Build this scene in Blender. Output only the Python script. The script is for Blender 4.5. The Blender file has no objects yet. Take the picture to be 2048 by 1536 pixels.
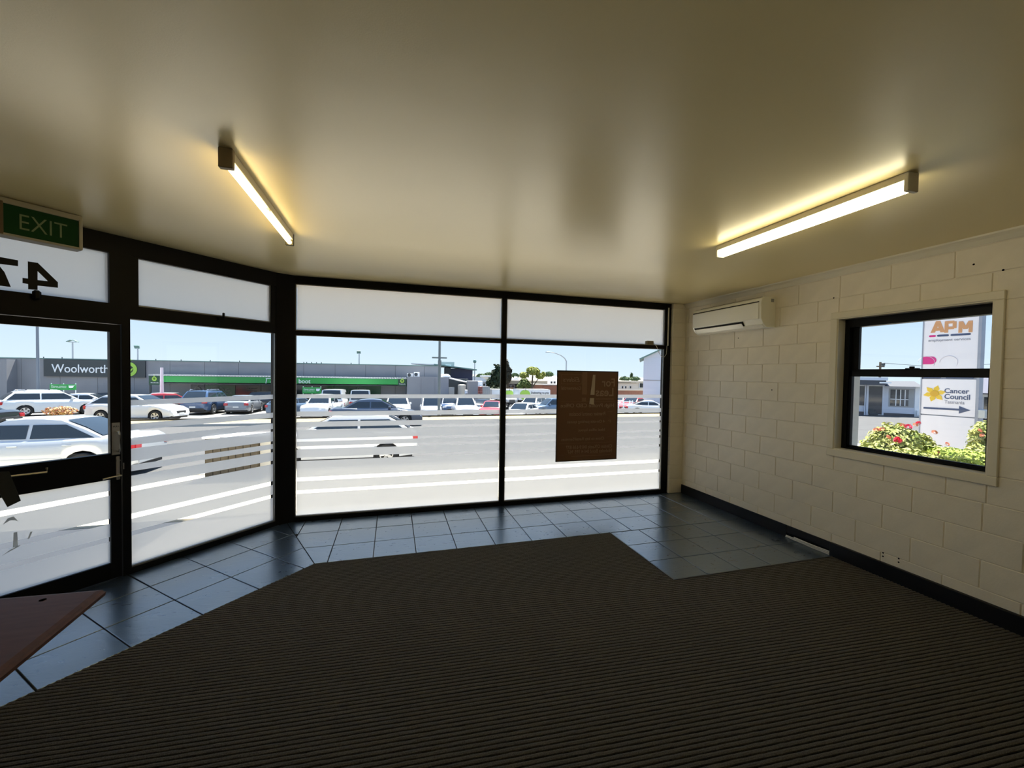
import bpy, bmesh, math, random
from mathutils import Vector, Matrix
random.seed(7)
SC = bpy.context.scene
COL = SC.collection
R = math.radians

# ------------------------------------------------------------------ camera
FPX, YAW, PITCH, ROLL, EYE = 813.71, 0.28463, -0.02435, 0.01611, 1.647
_f = Vector((math.sin(YAW)*math.cos(PITCH), math.cos(YAW)*math.cos(PITCH), math.sin(PITCH)))
_r = Vector((math.cos(YAW), -math.sin(YAW), 0))
_u = _r.cross(_f)
CR = _r*math.cos(ROLL) + _u*math.sin(ROLL)
CU = -_r*math.sin(ROLL) + _u*math.cos(ROLL)
cam_d = bpy.data.cameras.new('camera')
cam_d.sensor_width = 36.0
cam_d.lens = FPX/2048*36.0
cam_d.clip_start = 0.02
cam_d.clip_end = 2000
cam = bpy.data.objects.new('camera', cam_d)
COL.objects.link(cam)
cam.matrix_world = Matrix((( CR.x, CU.x, -_f.x, 0), (CR.y, CU.y, -_f.y, 0), (CR.z, CU.z, -_f.z, EYE), (0, 0, 0, 1)))
SC.camera = cam

# ------------------------------------------------------------------ sky, sun, exposure
SKY_STRENGTH, SUN_STRENGTH, EXPOSURE = 0.585, 5.0, 1.96
world = bpy.data.worlds.new('sky')
SC.world = world
world.use_nodes = True
wn, wl = world.node_tree.nodes, world.node_tree.links
wn.clear()
w_out = wn.new('ShaderNodeOutputWorld'); w_bg = wn.new('ShaderNodeBackground')
w_tc = wn.new('ShaderNodeTexCoord'); w_sep = wn.new('ShaderNodeSeparateXYZ'); w_ramp = wn.new('ShaderNodeValToRGB')
wl.new(w_tc.outputs['Generated'], w_sep.inputs[0]); wl.new(w_sep.outputs['Z'], w_ramp.inputs[0])
el = w_ramp.color_ramp.elements
el[0].position = 0.0; el[0].color = (0.36, 0.43, 0.48, 1)
el[1].position = 1.0; el[1].color = (0.12, 0.24, 0.50, 1)
for pos, c in ((0.10, (0.285, 0.375, 0.475, 1)), (0.35, (0.21, 0.32, 0.50, 1))):
    e = el.new(pos); e.color = c
wl.new(w_ramp.outputs[0], w_bg.inputs[0]); w_bg.inputs[1].default_value = SKY_STRENGTH
wl.new(w_bg.outputs[0], w_out.inputs[0])
sun_d = bpy.data.lights.new('sun', 'SUN'); sun_d.energy = SUN_STRENGTH; sun_d.angle = R(0.53); sun_d.color = (1.0, 0.95, 0.87)
sun = bpy.data.objects.new('sun', sun_d); COL.objects.link(sun)
_s = Vector((0.35*math.cos(R(68)), 0.94*math.cos(R(68)), math.sin(R(68))))
sun.rotation_euler = _s.to_track_quat('Z', 'Y').to_euler()
sun.location = (10, 30, 40)
SC.view_settings.view_transform = 'Standard'
SC.view_settings.look = 'None'
SC.view_settings.exposure = EXPOSURE
SC.view_settings.gamma = 1.0
SC.view_settings.use_curve_mapping = False
SC.cycles.use_denoising = True
SC.cycles.max_bounces = 8
SC.cycles.diffuse_bounces = 5
SC.cycles.glossy_bounces = 4
SC.cycles.transmission_bounces = 6
SC.cycles.transparent_max_bounces = 24
SC.cycles.caustics_reflective = False
SC.cycles.caustics_refractive = True
SC.cycles.sample_clamp_indirect = 6.0

# ------------------------------------------------------------------ measuring helpers (sight lines -> real places)
def ray(px, py):
    return (CR*(px-1024) - CU*(py-768) + _f*FPX).normalized()
EYEP = Vector((0, 0, EYE))
def at(px, py, Y):
    d = ray(px, py); return EYEP + d*(Y/d.y)
def atx(px, py, X):
    d = ray(px, py); return EYEP + d*(X/d.x)
ANG = 0.76287
UL = Vector((math.sin(ANG), math.cos(ANG), 0))        # along the angled glazing, towards the corner post
NL = Vector((-math.cos(ANG), math.sin(ANG), 0))       # outwards
P0 = Vector((-1.18, 4.80, 0))
def lf(px, py, off=0.0):
    d = ray(px, py); q = EYEP + d*(((P0 + NL*off - EYEP).dot(NL))/d.dot(NL))
    return (q-P0).dot(UL), q.z
def gz(Y):
    return -0.653 - 0.03*min(Y, 60.0)

# ------------------------------------------------------------------ materials
def mat(name, col, rough=0.5, metal=0.0, var=0.0, vscale=20.0, bump=0.0, bscale=60.0, emis=None, estr=0.0, spec=0.5, coat=0.0, col2=None):
    m = bpy.data.materials.new(name); m.use_nodes = True
    n, l = m.node_tree.nodes, m.node_tree.links
    b = n['Principled BSDF']
    c4 = (col[0], col[1], col[2], 1)
    b.inputs['Base Color'].default_value = c4
    b.inputs['Roughness'].default_value = rough
    b.inputs['Metallic'].default_value = metal
    b.inputs['Specular IOR Level'].default_value = spec
    b.inputs['Coat Weight'].default_value = coat
    if emis:
        b.inputs['Emission Color'].default_value = (emis[0], emis[1], emis[2], 1)
        b.inputs['Emission Strength'].default_value = estr
    tc = None
    if var > 0 or col2:
        tc = n.new('ShaderNodeTexCoord'); nz = n.new('ShaderNodeTexNoise'); nz.inputs['Scale'].default_value = vscale
        nz.inputs['Detail'].default_value = 5
        rp = n.new('ShaderNodeValToRGB')
        lo = col2 if col2 else tuple(max(0, x*(1-var)) for x in col)
        hi = col if col2 else tuple(min(1, x*(1+var)) for x in col)
        rp.color_ramp.elements[0].position = 0.32; rp.color_ramp.elements[1].position = 0.68
        rp.color_ramp.elements[0].color = (*lo, 1); rp.color_ramp.elements[1].color = (*hi, 1)
        l.new(tc.outputs['Object'], nz.inputs['Vector']); l.new(nz.outputs['Fac'], rp.inputs[0]); l.new(rp.outputs[0], b.inputs['Base Color'])
    if bump > 0:
        tc = tc or n.new('ShaderNodeTexCoord')
        nb = n.new('ShaderNodeTexNoise'); nb.inputs['Scale'].default_value = bscale; nb.inputs['Detail'].default_value = 4
        bp = n.new('ShaderNodeBump'); bp.inputs['Strength'].default_value = bump; bp.inputs['Distance'].default_value = 0.01
        l.new(tc.outputs['Object'], nb.inputs['Vector']); l.new(nb.outputs['Fac'], bp.inputs['Height']); l.new(bp.outputs[0], b.inputs['Normal'])
    return m
def glass_mat(name, tint=(1, 1, 1), refl=0.9):
    m = bpy.data.materials.new(name); m.use_nodes = True
    n, l = m.node_tree.nodes, m.node_tree.links; n.clear()
    o = n.new('ShaderNodeOutputMaterial'); mx = n.new('ShaderNodeMixShader'); t = n.new('ShaderNodeBsdfTransparent'); g = n.new('ShaderNodeBsdfGlossy')
    fr = n.new('ShaderNodeFresnel'); fr.inputs[0].default_value = 1.33; mu = n.new('ShaderNodeMath'); mu.operation = 'MULTIPLY'; mu.inputs[1].default_value = refl
    t.inputs[0].default_value = (*tint, 1); g.inputs['Roughness'].default_value = 0.0
    l.new(fr.outputs[0], mu.inputs[0]); l.new(mu.outputs[0], mx.inputs[0]); l.new(t.outputs[0], mx.inputs[1]); l.new(g.outputs[0], mx.inputs[2]); l.new(mx.outputs[0], o.inputs[0])
    return m
def film_mat(name, col=(0.72, 0.735, 0.765), clear=0.03, forward=0.10):
    m = bpy.data.materials.new(name); m.use_nodes = True
    n, l = m.node_tree.nodes, m.node_tree.links; n.clear()
    o = n.new('ShaderNodeOutputMaterial'); a = n.new('ShaderNodeBsdfTranslucent'); a.inputs[0].default_value = (*col, 1)
    f = n.new('ShaderNodeBsdfRefraction'); f.inputs['Color'].default_value = (0.60, 0.61, 0.63, 1); f.inputs['Roughness'].default_value = 0.8; f.inputs['IOR'].default_value = 1.15
    d = n.new('ShaderNodeBsdfDiffuse'); d.inputs[0].default_value = (0.85, 0.86, 0.86, 1); t = n.new('ShaderNodeBsdfTransparent')
    m0 = n.new('ShaderNodeMixShader'); m0.inputs[0].default_value = forward
    m1 = n.new('ShaderNodeMixShader'); m1.inputs[0].default_value = 0.04; m2 = n.new('ShaderNodeMixShader'); m2.inputs[0].default_value = clear
    l.new(a.outputs[0], m0.inputs[1]); l.new(f.outputs[0], m0.inputs[2]); l.new(m0.outputs[0], m1.inputs[1]); l.new(d.outputs[0], m1.inputs[2])
    l.new(m1.outputs[0], m2.inputs[1]); l.new(t.outputs[0], m2.inputs[2]); l.new(m2.outputs[0], o.inputs[0])
    return m
MT = {}
MT['ceiling'] = mat('ceiling_paint', (0.92, 0.775, 0.42), 0.29, spec=0.7, bump=0.04, bscale=180)
MT['wall'] = mat('cream_wall_paint', (0.90, 0.83, 0.69), 0.55, bump=0.10, bscale=90, var=0.03, vscale=8)
MT['trimpaint'] = mat('cream_gloss_trim_paint', (0.82, 0.76, 0.60), 0.35)
MT['frame'] = mat('black_powder_coat', (0.0035, 0.0035, 0.0035), 0.5, spec=0.18)
MT['bead'] = mat('grey_glazing_bead', (0.22, 0.22, 0.21), 0.35, metal=0.3)
MT['skirt'] = mat('black_skirting_paint', (0.005, 0.005, 0.006), 0.5, spec=0.25)
MT['carpet'] = mat('brown_ribbed_carpet', (0.150, 0.143, 0.130), 0.95, var=0.35, vscale=220, bump=0.8, bscale=420, spec=0.1)
MT['carpet_base'] = mat('carpet_backing', (0.012, 0.010, 0.009), 1.0, spec=0.0)
MT['grout'] = mat('dark_grout', (0.012, 0.013, 0.016), 0.9)
MT['glass'] = glass_mat('clear_window_glass', (0.985, 0.995, 0.99), 0.8)
MT['film'] = film_mat('frosted_window_film')
MT['chrome'] = mat('satin_chrome', (0.55, 0.53, 0.50), 0.3, metal=1.0)
MT['plastic'] = mat('white_plastic', (0.78, 0.77, 0.72), 0.4)
MT['acwhite'] = mat('air_conditioner_white', (0.93, 0.91, 0.80), 0.2, spec=0.7)
MT['dark'] = mat('dark_plastic', (0.006, 0.006, 0.006), 0.5, spec=0.2)
def tile_mat():
    m = mat('slate_tile', (0.035, 0.045, 0.06), 0.2, spec=0.9, coat=1.0); m.node_tree.nodes['Principled BSDF'].inputs['IOR'].default_value = 2.3; m.node_tree.nodes['Principled BSDF'].inputs['Specular Tint'].default_value = (0.62, 0.82, 1.0, 1); m.node_tree.nodes['Principled BSDF'].inputs['Coat Roughness'].default_value = 0.22; m.node_tree.nodes['Principled BSDF'].inputs['Coat IOR'].default_value = 1.7  # blue of the reflected sky is put into the tile's tint and base colour
    n, l = m.node_tree.nodes, m.node_tree.links; b = n['Principled BSDF']
    geo = n.new('ShaderNodeNewGeometry'); mp = n.new('ShaderNodeMapping'); mp.inputs['Scale'].default_value = (4, 11, 4); mp.inputs['Rotation'].default_value = (0, 0, 0.5)
    nz = n.new('ShaderNodeTexNoise'); nz.inputs['Scale'].default_value = 1.6; nz.inputs['Detail'].default_value = 7; nz.inputs['Distortion'].default_value = 1.6
    rp = n.new('ShaderNodeValToRGB'); rp.color_ramp.elements[0].color = (0.012, 0.020, 0.032, 1); rp.color_ramp.elements[1].color = (0.035, 0.055, 0.082, 1)
    bp = n.new('ShaderNodeBump'); bp.inputs['Strength'].default_value = 0.6; bp.inputs['Distance'].default_value = 0.005
    rr = n.new('ShaderNodeMapRange'); rr.inputs[3].default_value = 0.22; rr.inputs[4].default_value = 0.38
    l.new(geo.outputs['Position'], mp.inputs[0]); l.new(mp.outputs[0], nz.inputs['Vector']); l.new(nz.outputs['Fac'], rp.inputs[0]); l.new(rp.outputs[0], b.inputs['Base Color'])
    l.new(nz.outputs['Fac'], bp.inputs['Height']); l.new(bp.outputs[0], b.inputs['Normal']); l.new(nz.outputs['Fac'], rr.inputs[0]); l.new(rr.outputs[0], b.inputs['Roughness'])
    return m
MT['tile'] = tile_mat()
def wood_mat():
    m = mat('dark_red_timber', (0.12, 0.05, 0.03), 0.55, spec=0.3)
    n, l = m.node_tree.nodes, m.node_tree.links; b = n['Principled BSDF']
    tc = n.new('ShaderNodeTexCoord'); mp = n.new('ShaderNodeMapping'); mp.inputs['Scale'].default_value = (3, 22, 22); mp.inputs['Rotation'].default_value = (0, 0, 0.25)
    nz = n.new('ShaderNodeTexNoise'); nz.inputs['Scale'].default_value = 2.0; nz.inputs['Detail'].default_value = 6
    rp = n.new('ShaderNodeValToRGB'); rp.color_ramp.elements[0].color = (0.075, 0.028, 0.018, 1); rp.color_ramp.elements[1].color = (0.17, 0.075, 0.045, 1)
    l.new(tc.outputs['Object'], mp.inputs[0]); l.new(mp.outputs[0], nz.inputs['Vector']); l.new(nz.outputs['Fac'], rp.inputs[0]); l.new(rp.outputs[0], b.inputs['Base Color'])
    return m
MT['wood'] = wood_mat()

# ------------------------------------------------------------------ object helpers
def lab(o, label, cat, group=None):
    o['label'] = label; o['category'] = cat
    if group: o['group'] = group
    return o
def obj(name, me, m=None, parent=None):
    if m is not None:
        me.materials.clear(); me.materials.append(MT[m] if isinstance(m, str) else m)
    o = bpy.data.objects.new(name, me); COL.objects.link(o)
    if parent is not None: o.parent = parent
    return o
def struct(o): o['kind'] = 'structure'; return o
def empty(name, loc=(0, 0, 0), rz=0.0):
    o = bpy.data.objects.new(name, None); COL.objects.link(o); o.location = loc; o.rotation_euler = (0, 0, rz); o.empty_display_size = 0.1
    return o
class MB:
    def __init__(s): s.v = []; s.f = []
    def quad_faces(s, pts, faces):
        k = len(s.v); s.v += [tuple(p) for p in pts]; s.f += [tuple(i+k for i in f) for f in faces]; return s
    def box(s, x0, x1, y0, y1, z0, z1):
        return s.quad_faces([(x0,y0,z0),(x1,y0,z0),(x1,y1,z0),(x0,y1,z0),(x0,y0,z1),(x1,y0,z1),(x1,y1,z1),(x0,y1,z1)],
            [(0,3,2,1),(4,5,6,7),(0,1,5,4),(1,2,6,5),(2,3,7,6),(3,0,4,7)])
    def prism(s, poly, a, b, fn=None):
        # poly: list of 2-D points (counter-clockwise), extruded from a to b; fn maps (p, q, t) to xyz
        fn = fn or (lambda p, q, t: (p, q, t)); n = len(poly)
        pts = [fn(p[0], p[1], a) for p in poly] + [fn(p[0], p[1], b) for p in poly]
        return s.quad_faces(pts, [tuple(reversed(range(n))), tuple(range(n, 2*n))] + [(i, (i+1) % n, n+(i+1) % n, n+i) for i in range(n)])
    def tube(s, path, r, seg=8, r2=None):
        path = [Vector(p) for p in path]; rings = []; n = len(path)
        for i, p in enumerate(path):
            d = (path[min(i+1, n-1)] - path[max(i-1, 0)]).normalized()
            a = d.cross(Vector((0, 0, 1))); a = a.normalized() if a.length > 1e-4 else Vector((1, 0, 0)); b = d.cross(a).normalized()
            rr = r if r2 is None else r + (r2-r)*i/(n-1)
            rings.append([p + a*math.cos(2*math.pi*k/seg)*rr + b*math.sin(2*math.pi*k/seg)*rr for k in range(seg)])
        k0 = len(s.v)
        for rg in rings: s.v += [tuple(p) for p in rg]
        for i in range(n-1):
            for k in range(seg):
                a = k0+i*seg+k; b = k0+i*seg+(k+1) % seg
                s.f.append((a, b, b+seg, a+seg))
        s.f.append(tuple(k0+k for k in reversed(range(seg)))); s.f.append(tuple(k0+(n-1)*seg+k for k in range(seg)))
        return s
    def lathe(s, prof, seg=20, fn=None):
        fn = fn or (lambda x, y, z: (x, y, z)); k0 = len(s.v); n = len(prof)
        for (r, h) in prof:
            for k in range(seg): s.v.append(tuple(fn(r*math.cos(2*math.pi*k/seg), r*math.sin(2*math.pi*k/seg), h)))
        for i in range(n-1):
            for k in range(seg):
                a = k0+i*seg+k; b = k0+i*seg+(k+1) % seg; s.f.append((a, b, b+seg, a+seg))
        closed = prof[0] == prof[-1]
        if prof[0][0] > 1e-5 and not closed: s.f.append(tuple(k0+k for k in reversed(range(seg))))
        if prof[-1][0] > 1e-5 and not closed: s.f.append(tuple(k0+(n-1)*seg+k for k in range(seg)))
        return s
    def mesh(s, name='mesh', smooth=False, bevel=0.0, bseg=1, angle=35):
        me = bpy.data.meshes.new(name); me.from_pydata(s.v, [], s.f); me.update()
        bm = bmesh.new(); bm.from_mesh(me)
        if bevel > 0:
            bmesh.ops.remove_doubles(bm, verts=bm.verts, dist=1e-6)
            ed = [e for e in bm.edges if len(e.link_faces) == 2 and e.calc_face_angle(0) > R(25)]
            bmesh.ops.bevel(bm, geom=ed, offset=bevel, segments=bseg, profile=0.5, affect='EDGES', clamp_overlap=True)
        bmesh.ops.recalc_face_normals(bm, faces=bm.faces)
        bm.to_mesh(me); bm.free()
        if smooth:
            me.polygons.foreach_set('use_smooth', [True]*len(me.polygons)); me.set_sharp_from_angle(angle=R(angle))
        return me
    def build(s, name, m, parent=None, **kw): return obj(name, s.mesh(name, **kw), m, parent)
def box(name, x0, x1, y0, y1, z0, z1, m, parent=None, bevel=0.0, bseg=1):
    return MB().box(min(x0,x1), max(x0,x1), min(y0,y1), max(y0,y1), min(z0,z1), max(z0,z1)).build(name, m, parent, bevel=bevel, bseg=bseg)
def text_mesh(s, height=None, width=None, depth=0.004, mirror=False, shear=0.0, bold=0.0):
    # returns a mesh in the x-z plane, facing -y, origin at its lower-left corner
    c = bpy.data.curves.new('txt', 'FONT'); c.body = s; c.size = 1.0; c.extrude = depth/2 if depth else 0; c.shear = shear; c.offset = bold; c.resolution_u = 3
    o = bpy.data.objects.new('txt', c); COL.objects.link(o)
    dg = bpy.context.evaluated_depsgraph_get(); me = bpy.data.meshes.new_from_object(o.evaluated_get(dg))
    bpy.data.objects.remove(o); bpy.data.curves.remove(c)
    xs = [v.co.x for v in me.vertices]; ys = [v.co.y for v in me.vertices]
    x0, x1, y0, y1 = min(xs), max(xs), min(ys), max(ys)
    sx = width/(x1-x0) if width else height/(y1-y0); sy = height/(y1-y0) if height else sx
    for v in me.vertices:
        x = (v.co.x-x0)*sx; y = (v.co.y-y0)*sy; z = v.co.z
        if mirror: x = (x1-x0)*sx - x
        v.co = (x, -z, y)
    bm = bmesh.new(); bm.from_mesh(me); bmesh.ops.recalc_face_normals(bm, faces=bm.faces); bm.to_mesh(me); bm.free()
    return me
def clip_poly(poly, nx, ny, c):
    # keep the side nx*x + ny*y <= c
    out = []
    for i in range(len(poly)):
        a, b = poly[i], poly[(i+1) % len(poly)]
        da, db = nx*a[0]+ny*a[1]-c, nx*b[0]+ny*b[1]-c
        if da <= 0: out.append(a)
        if da*db < 0:
            t = da/(da-db); out.append((a[0]+(b[0]-a[0])*t, a[1]+(b[1]-a[1])*t))
    return out

# ------------------------------------------------------------------ the room shell
WX, CEIL = 3.957, 2.667            # inner face of the right wall, ceiling height
YF = 4.88                          # inner face of the front glazing frame
UEND = -3.07
lw = P0 + UL*UEND
room_poly = [(WX+0.3, -1.6), (WX+0.3, YF+0.08), (-1.10, YF+0.08), (-1.20, 4.90), (lw.x, lw.y+0.1), (lw.x, -1.6)]
floor = struct(MB().prism(room_poly, -0.25, -0.005).build('floor', 'grout'))
ceiling = struct(MB().prism([(p[0], p[1]) for p in room_poly], CEIL, CEIL+0.06).build('ceiling', 'ceiling'))

# carpet: ribs running nearly parallel to the front glazing
KX, KY = -0.63, 3.762
carpet_edge = [(-2.9, KY-(2.9+KX)/UL.x*UL.y), (KX, KY), (2.2, 3.762), (2.2, 2.752), (WX-0.03, 2.752), (WX-0.03, -1.6), (-2.9, -1.6)]
def rib_spans(poly, o, d):
    ts = []
    for i in range(len(poly)):
        a, b = Vector(poly[i]), Vector(poly[(i+1) % len(poly)]); e = b-a
        den = d.x*e.y - d.y*e.x
        if abs(den) < 1e-9: continue
        w = a-o; t = (w.x*e.y - w.y*e.x)/den; s_ = (w.x*d.y - w.y*d.x)/den
        if 0 <= s_ < 1: ts.append(t)
    ts.sort(); return [(ts[i], ts[i+1]) for i in range(0, len(ts)-1, 2)]
cb = MB(); rd = Vector((math.cos(R(3.8)), -math.sin(R(3.8)))); rn = Vector((-rd.y, rd.x))
PITCHR = 0.025
prof = ((-0.0098, -0.004), (-0.0082, 0.0025), (0.0, 0.0045), (0.0082, 0.0025), (0.0098, -0.004))
rng = random.Random(3)
for i in range(-80, 175):
    o = Vector((0, 0)) + rn*(i*PITCHR)
    for (t0, t1) in rib_spans(carpet_edge, o, rd):
        if t1-t0 < 0.02: continue
        n = max(1, int((t1-t0)/0.035)); k0 = len(cb.v)
        for j in range(n+1):
            t = t0+(t1-t0)*j/n; jit = rng.uniform(-0.0011, 0.0011)
            for (a, h) in prof:
                q = o + rd*t + rn*(a+jit); cb.v.append((q.x, q.y, h+rng.uniform(-0.0006, 0.0006)))
        for j in range(n):
            for m_ in range(4):
                a = k0+j*5+m_; cb.f.append((a, a+1, a+6, a+5))
        cb.f.append(tuple(k0+m_ for m_ in range(5))); cb.f.append(tuple(k0+n*5+m_ for m_ in reversed(range(5))))
carpet = lab(empty('carpet', (1, 1, 0)), 'dark brown ribbed carpet covering most of the floor', 'carpet')
o = cb.build('carpet_pile', 'carpet', carpet); o.location = (-1, -1, 0); o['kind'] = 'stuff'
o = MB().prism(carpet_edge[::-1], -0.0045, -0.003).build('carpet_backing', 'carpet_base', carpet); o.location = (-1, -1, 0)
# edging strip along the tile notch
strip = MB().prism([(2.188, 2.742), (2.2, 2.752), (2.2, 3.762), (2.188, 3.762)], -0.004, 0.007)
strip.prism([(2.188, 2.742), (WX-0.03, 2.742), (WX-0.03, 2.752), (2.2, 2.752)], -0.004, 0.007)
o = strip.build('edging_strip', mat('grey_metal_edging', (0.12, 0.13, 0.14), 0.4, metal=0.7), carpet); o.location = (-1, -1, 0)

# tiles, one object each
def add_tile(poly, g=0.0035):
    if len(poly) < 3: return
    area = 0.5*sum(poly[i][0]*poly[(i+1) % len(poly)][1]-poly[(i+1) % len(poly)][0]*poly[i][1] for i in range(len(poly)))
    if area < 0: poly = poly[::-1]
    if abs(area) < 0.002: return
    p = [q for q in poly]
    for i in range(len(poly)):
        a, b = Vector(poly[i]), Vector(poly[(i+1) % len(poly)]); e = b-a
        if e.length < 1e-5: continue
        nrm = Vector((e.y, -e.x)).normalized(); p = clip_poly(p, nrm.x, nrm.y, nrm.dot(a)-g)
        if len(p) < 3: return
    c = Vector((sum(q[0] for q in p)/len(p), sum(q[1] for q in p)/len(p)))
    top = [(c.x+(q[0]-c.x)*0.985, c.y+(q[1]-c.y)*0.985) for q in p]; n = len(p); dz = rng.uniform(-0.0006, 0.0006)
    b = MB(); b.quad_faces([(q[0], q[1], -0.006) for q in p] + [(q[0], q[1], -0.0015+dz) for q in p] + [(q[0], q[1], 0.0005+dz) for q in top],
        [tuple(range(2*n, 3*n))] + [(i, (i+1) % n, n+(i+1) % n, n+i) for i in range(n)] + [(n+i, n+(i+1) % n, 2*n+(i+1) % n, 2*n+i) for i in range(n)])
    b.build('floor_tile', 'tile', floor)
mit = (Vector((-1.09, 4.87)) - Vector((KX, KY))); mn = Vector((mit.y, -mit.x)).normalized()   # right side of the mitre
mc = mn.dot(Vector((KX, KY)))
ys = [3.765, 4.125, 4.50, 4.875]; xs = [-0.157+0.3735*k for k in range(-3, 12)]
for j in range(3):
    for i in range(len(xs)-1):
        x0, x1 = xs[i], min(xs[i+1], WX-0.012)
        if x1 <= x0: continue
        add_tile(clip_poly([(x0, ys[j]), (x1, ys[j]), (x1, ys[j+1]), (x0, ys[j+1])], -mn.x, -mn.y, -mc))
px_ = [2.2, 2.54, 2.88, 3.22, 3.56, 3.945]; py_ = [2.755, 3.09, 3.435, 3.762]
for j in range(3):
    for i in range(5): add_tile([(px_[i], py_[j]), (px_[i+1], py_[j]), (px_[i+1], py_[j+1]), (px_[i], py_[j+1])])
U2, N2, K2 = Vector((UL.x, UL.y)), Vector((NL.x, NL.y)), Vector((KX, KY))
us = [-0.093+0.373*k for k in range(-7, 4)]
for j in range(3):
    for i in range(len(us)-1):
        q = [K2+U2*a+N2*b for a, b in ((us[i], 0.372*j), (us[i+1], 0.372*j), (us[i+1], 0.372*(j+1)), (us[i], 0.372*(j+1)))]
        add_tile(clip_poly([(p.x, p.y) for p in q], mn.x, mn.y, mc))

# right wall of painted blocks with a window opening
WY0, WY1, WZ0, WZ1 = 1.762, 2.782, 1.005, 2.205
wall_right = MB()
WB = WX+0.004
for (y0, y1, z0, z1) in ((-1.6, WY0, 0, CEIL), (WY1, YF+0.1, 0, CEIL), (WY0, WY1, 0, WZ0), (WY0, WY1, WZ1, CEIL)):
    wall_right.box(WB, WX+0.30, y0, y1, z0, z1)
wall_right = struct(wall_right.build('wall_right', 'wall'))
block_cache = {}
def block(y0, y1, z0, z1):
    if y1-y0 < 0.03 or z1-z0 < 0.015: return
    key = (round(y1-y0, 3), round(z1-z0, 3))
    if key not in block_cache:
        a, b = key[0]/2-0.003, key[1]/2-0.0022
        block_cache[key] = MB().box(-0.004, 0.012, -a, a, -b, b).mesh('block', bevel=0.0035)
        block_cache[key].materials.append(MT['wall'])
    o = bpy.data.objects.new('block', block_cache[key]); COL.objects.link(o); o.parent = wall_right
    o.location = (WX+rng.uniform(0.0008, 0.0022), (y0+y1)/2, (z0+z1)/2)
for c in range(-3, 11):
    zt = 2.2008-0.2*c; zb = zt-0.2; zt = min(zt, CEIL); zb = max(zb, 0.0)
    for j in range(-2, 12):
        ya = 4.3778-0.4*j-(0.2 if c % 2 else 0.0); y0, y1 = ya-0.4, min(ya, 4.845)
        if y1 < 0.4 or y1-y0 < 0.02: continue
        if zt > WZ0-0.05 and zb < WZ1+0.05 and y1 > WY0-0.03 and y0 < WY1+0.03:
            for (s0, s1, t0, t1) in ((y0, min(y1, WY0), zb, zt), (max(y0, WY1), y1, zb, zt), (max(y0, WY0), min(y1, WY1), max(zb, WZ1), zt), (max(y0, WY0), min(y1, WY1), zb, min(zt, WZ0))):
                if s1 > s0 and t1 > t0: block(s0, s1, t0, t1)
        else: block(y0, y1, zb, zt)
for (y, z) in ((2.833, 2.408), (1.878, 2.479), (1.73, 2.404), (3.45, 1.52), (3.92, 2.12), (2.36, 0.20), (2.36, 0.17), (2.25, 0.20), (2.25, 0.17)):
    o = MB().lathe([(0.0, 0), (0.007, 0.0)], 8, lambda x, y_, h: (-h, x, y_)).build('screw_hole', 'dark', wall_right); o.location = (WX-0.0036, y, z)
# return pier between wall and glazing
wall_front = struct(box('wall_front', 3.748, WX+0.30, 4.846, 4.99, 0, CEIL, 'wall'))
for k in range(14):
    z0, z1 = 0.2*k, min(0.2*k+0.2, CEIL)
    if z1 > z0: MB().box(3.742, WX+0.002, 4.84, 4.98, z0+0.002, z1-0.002).build('block', 'wall', wall_front, bevel=0.004)
wl_ = MB().box(lw.x-0.2, lw.x, -1.6, lw.y, 0, CEIL); struct(wl_.build('wall_left', 'wall'))
struct(box('wall_back', lw.x-0.2, WX+0.3, -1.8, -1.6, 0, CEIL, 'wall'))
# cornice
cor = [(0, 0), (0, -0.06), (-0.008, -0.06), (-0.012, -0.05), (-0.022, -0.03), (-0.034, -0.018), (-0.044, -0.012), (-0.046, 0)]
struct(MB().prism(cor, -1.6, 4.84, lambda p, q, t: (WX+p, t, CEIL+q)).build('trim_1', 'trimpaint'))
# skirting: a thin far length, a thicker near length with its end showing
bb = struct(box('baseboard_right', WX-0.014, WX, 3.22, 4.84, -0.004, 0.122, 'skirt', bevel=0.004))
box('skirting_gap_shade', WX-0.004, WX, 2.775, 3.22, -0.004, 0.05, 'skirt', bb)  # dark strip added so the gap under the rail reads as shaded
box('skirting_rail', WX-0.014, WX, 2.775, 3.22, 0.045, 0.122, 'skirt', bb, 0.004)
box('skirting_length', WX-0.032, WX, -1.6, 2.775, -0.004, 0.125, 'skirt', bb, 0.004)
for k, (h0, h1, yy) in enumerate(((0.006, 0.006, 3.22), (0.020, 0.020, 3.21), (0.034, 0.034, 3.12))):
    c = MB().tube([(WX-0.02-0.006*k, yy, h0), (WX-0.03-0.006*k, yy-0.15, h0+0.002), (WX-0.026-0.004*k, 2.9, h1), (WX-0.022, 2.776, h1)], 0.0062, 8).build('cable', 'plastic', smooth=True)
    lab(c, ('lowest', 'middle', 'uppermost')[k]+' white cable lying in the gap under the black skirting', 'cable', 'white cables under the skirting')

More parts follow.
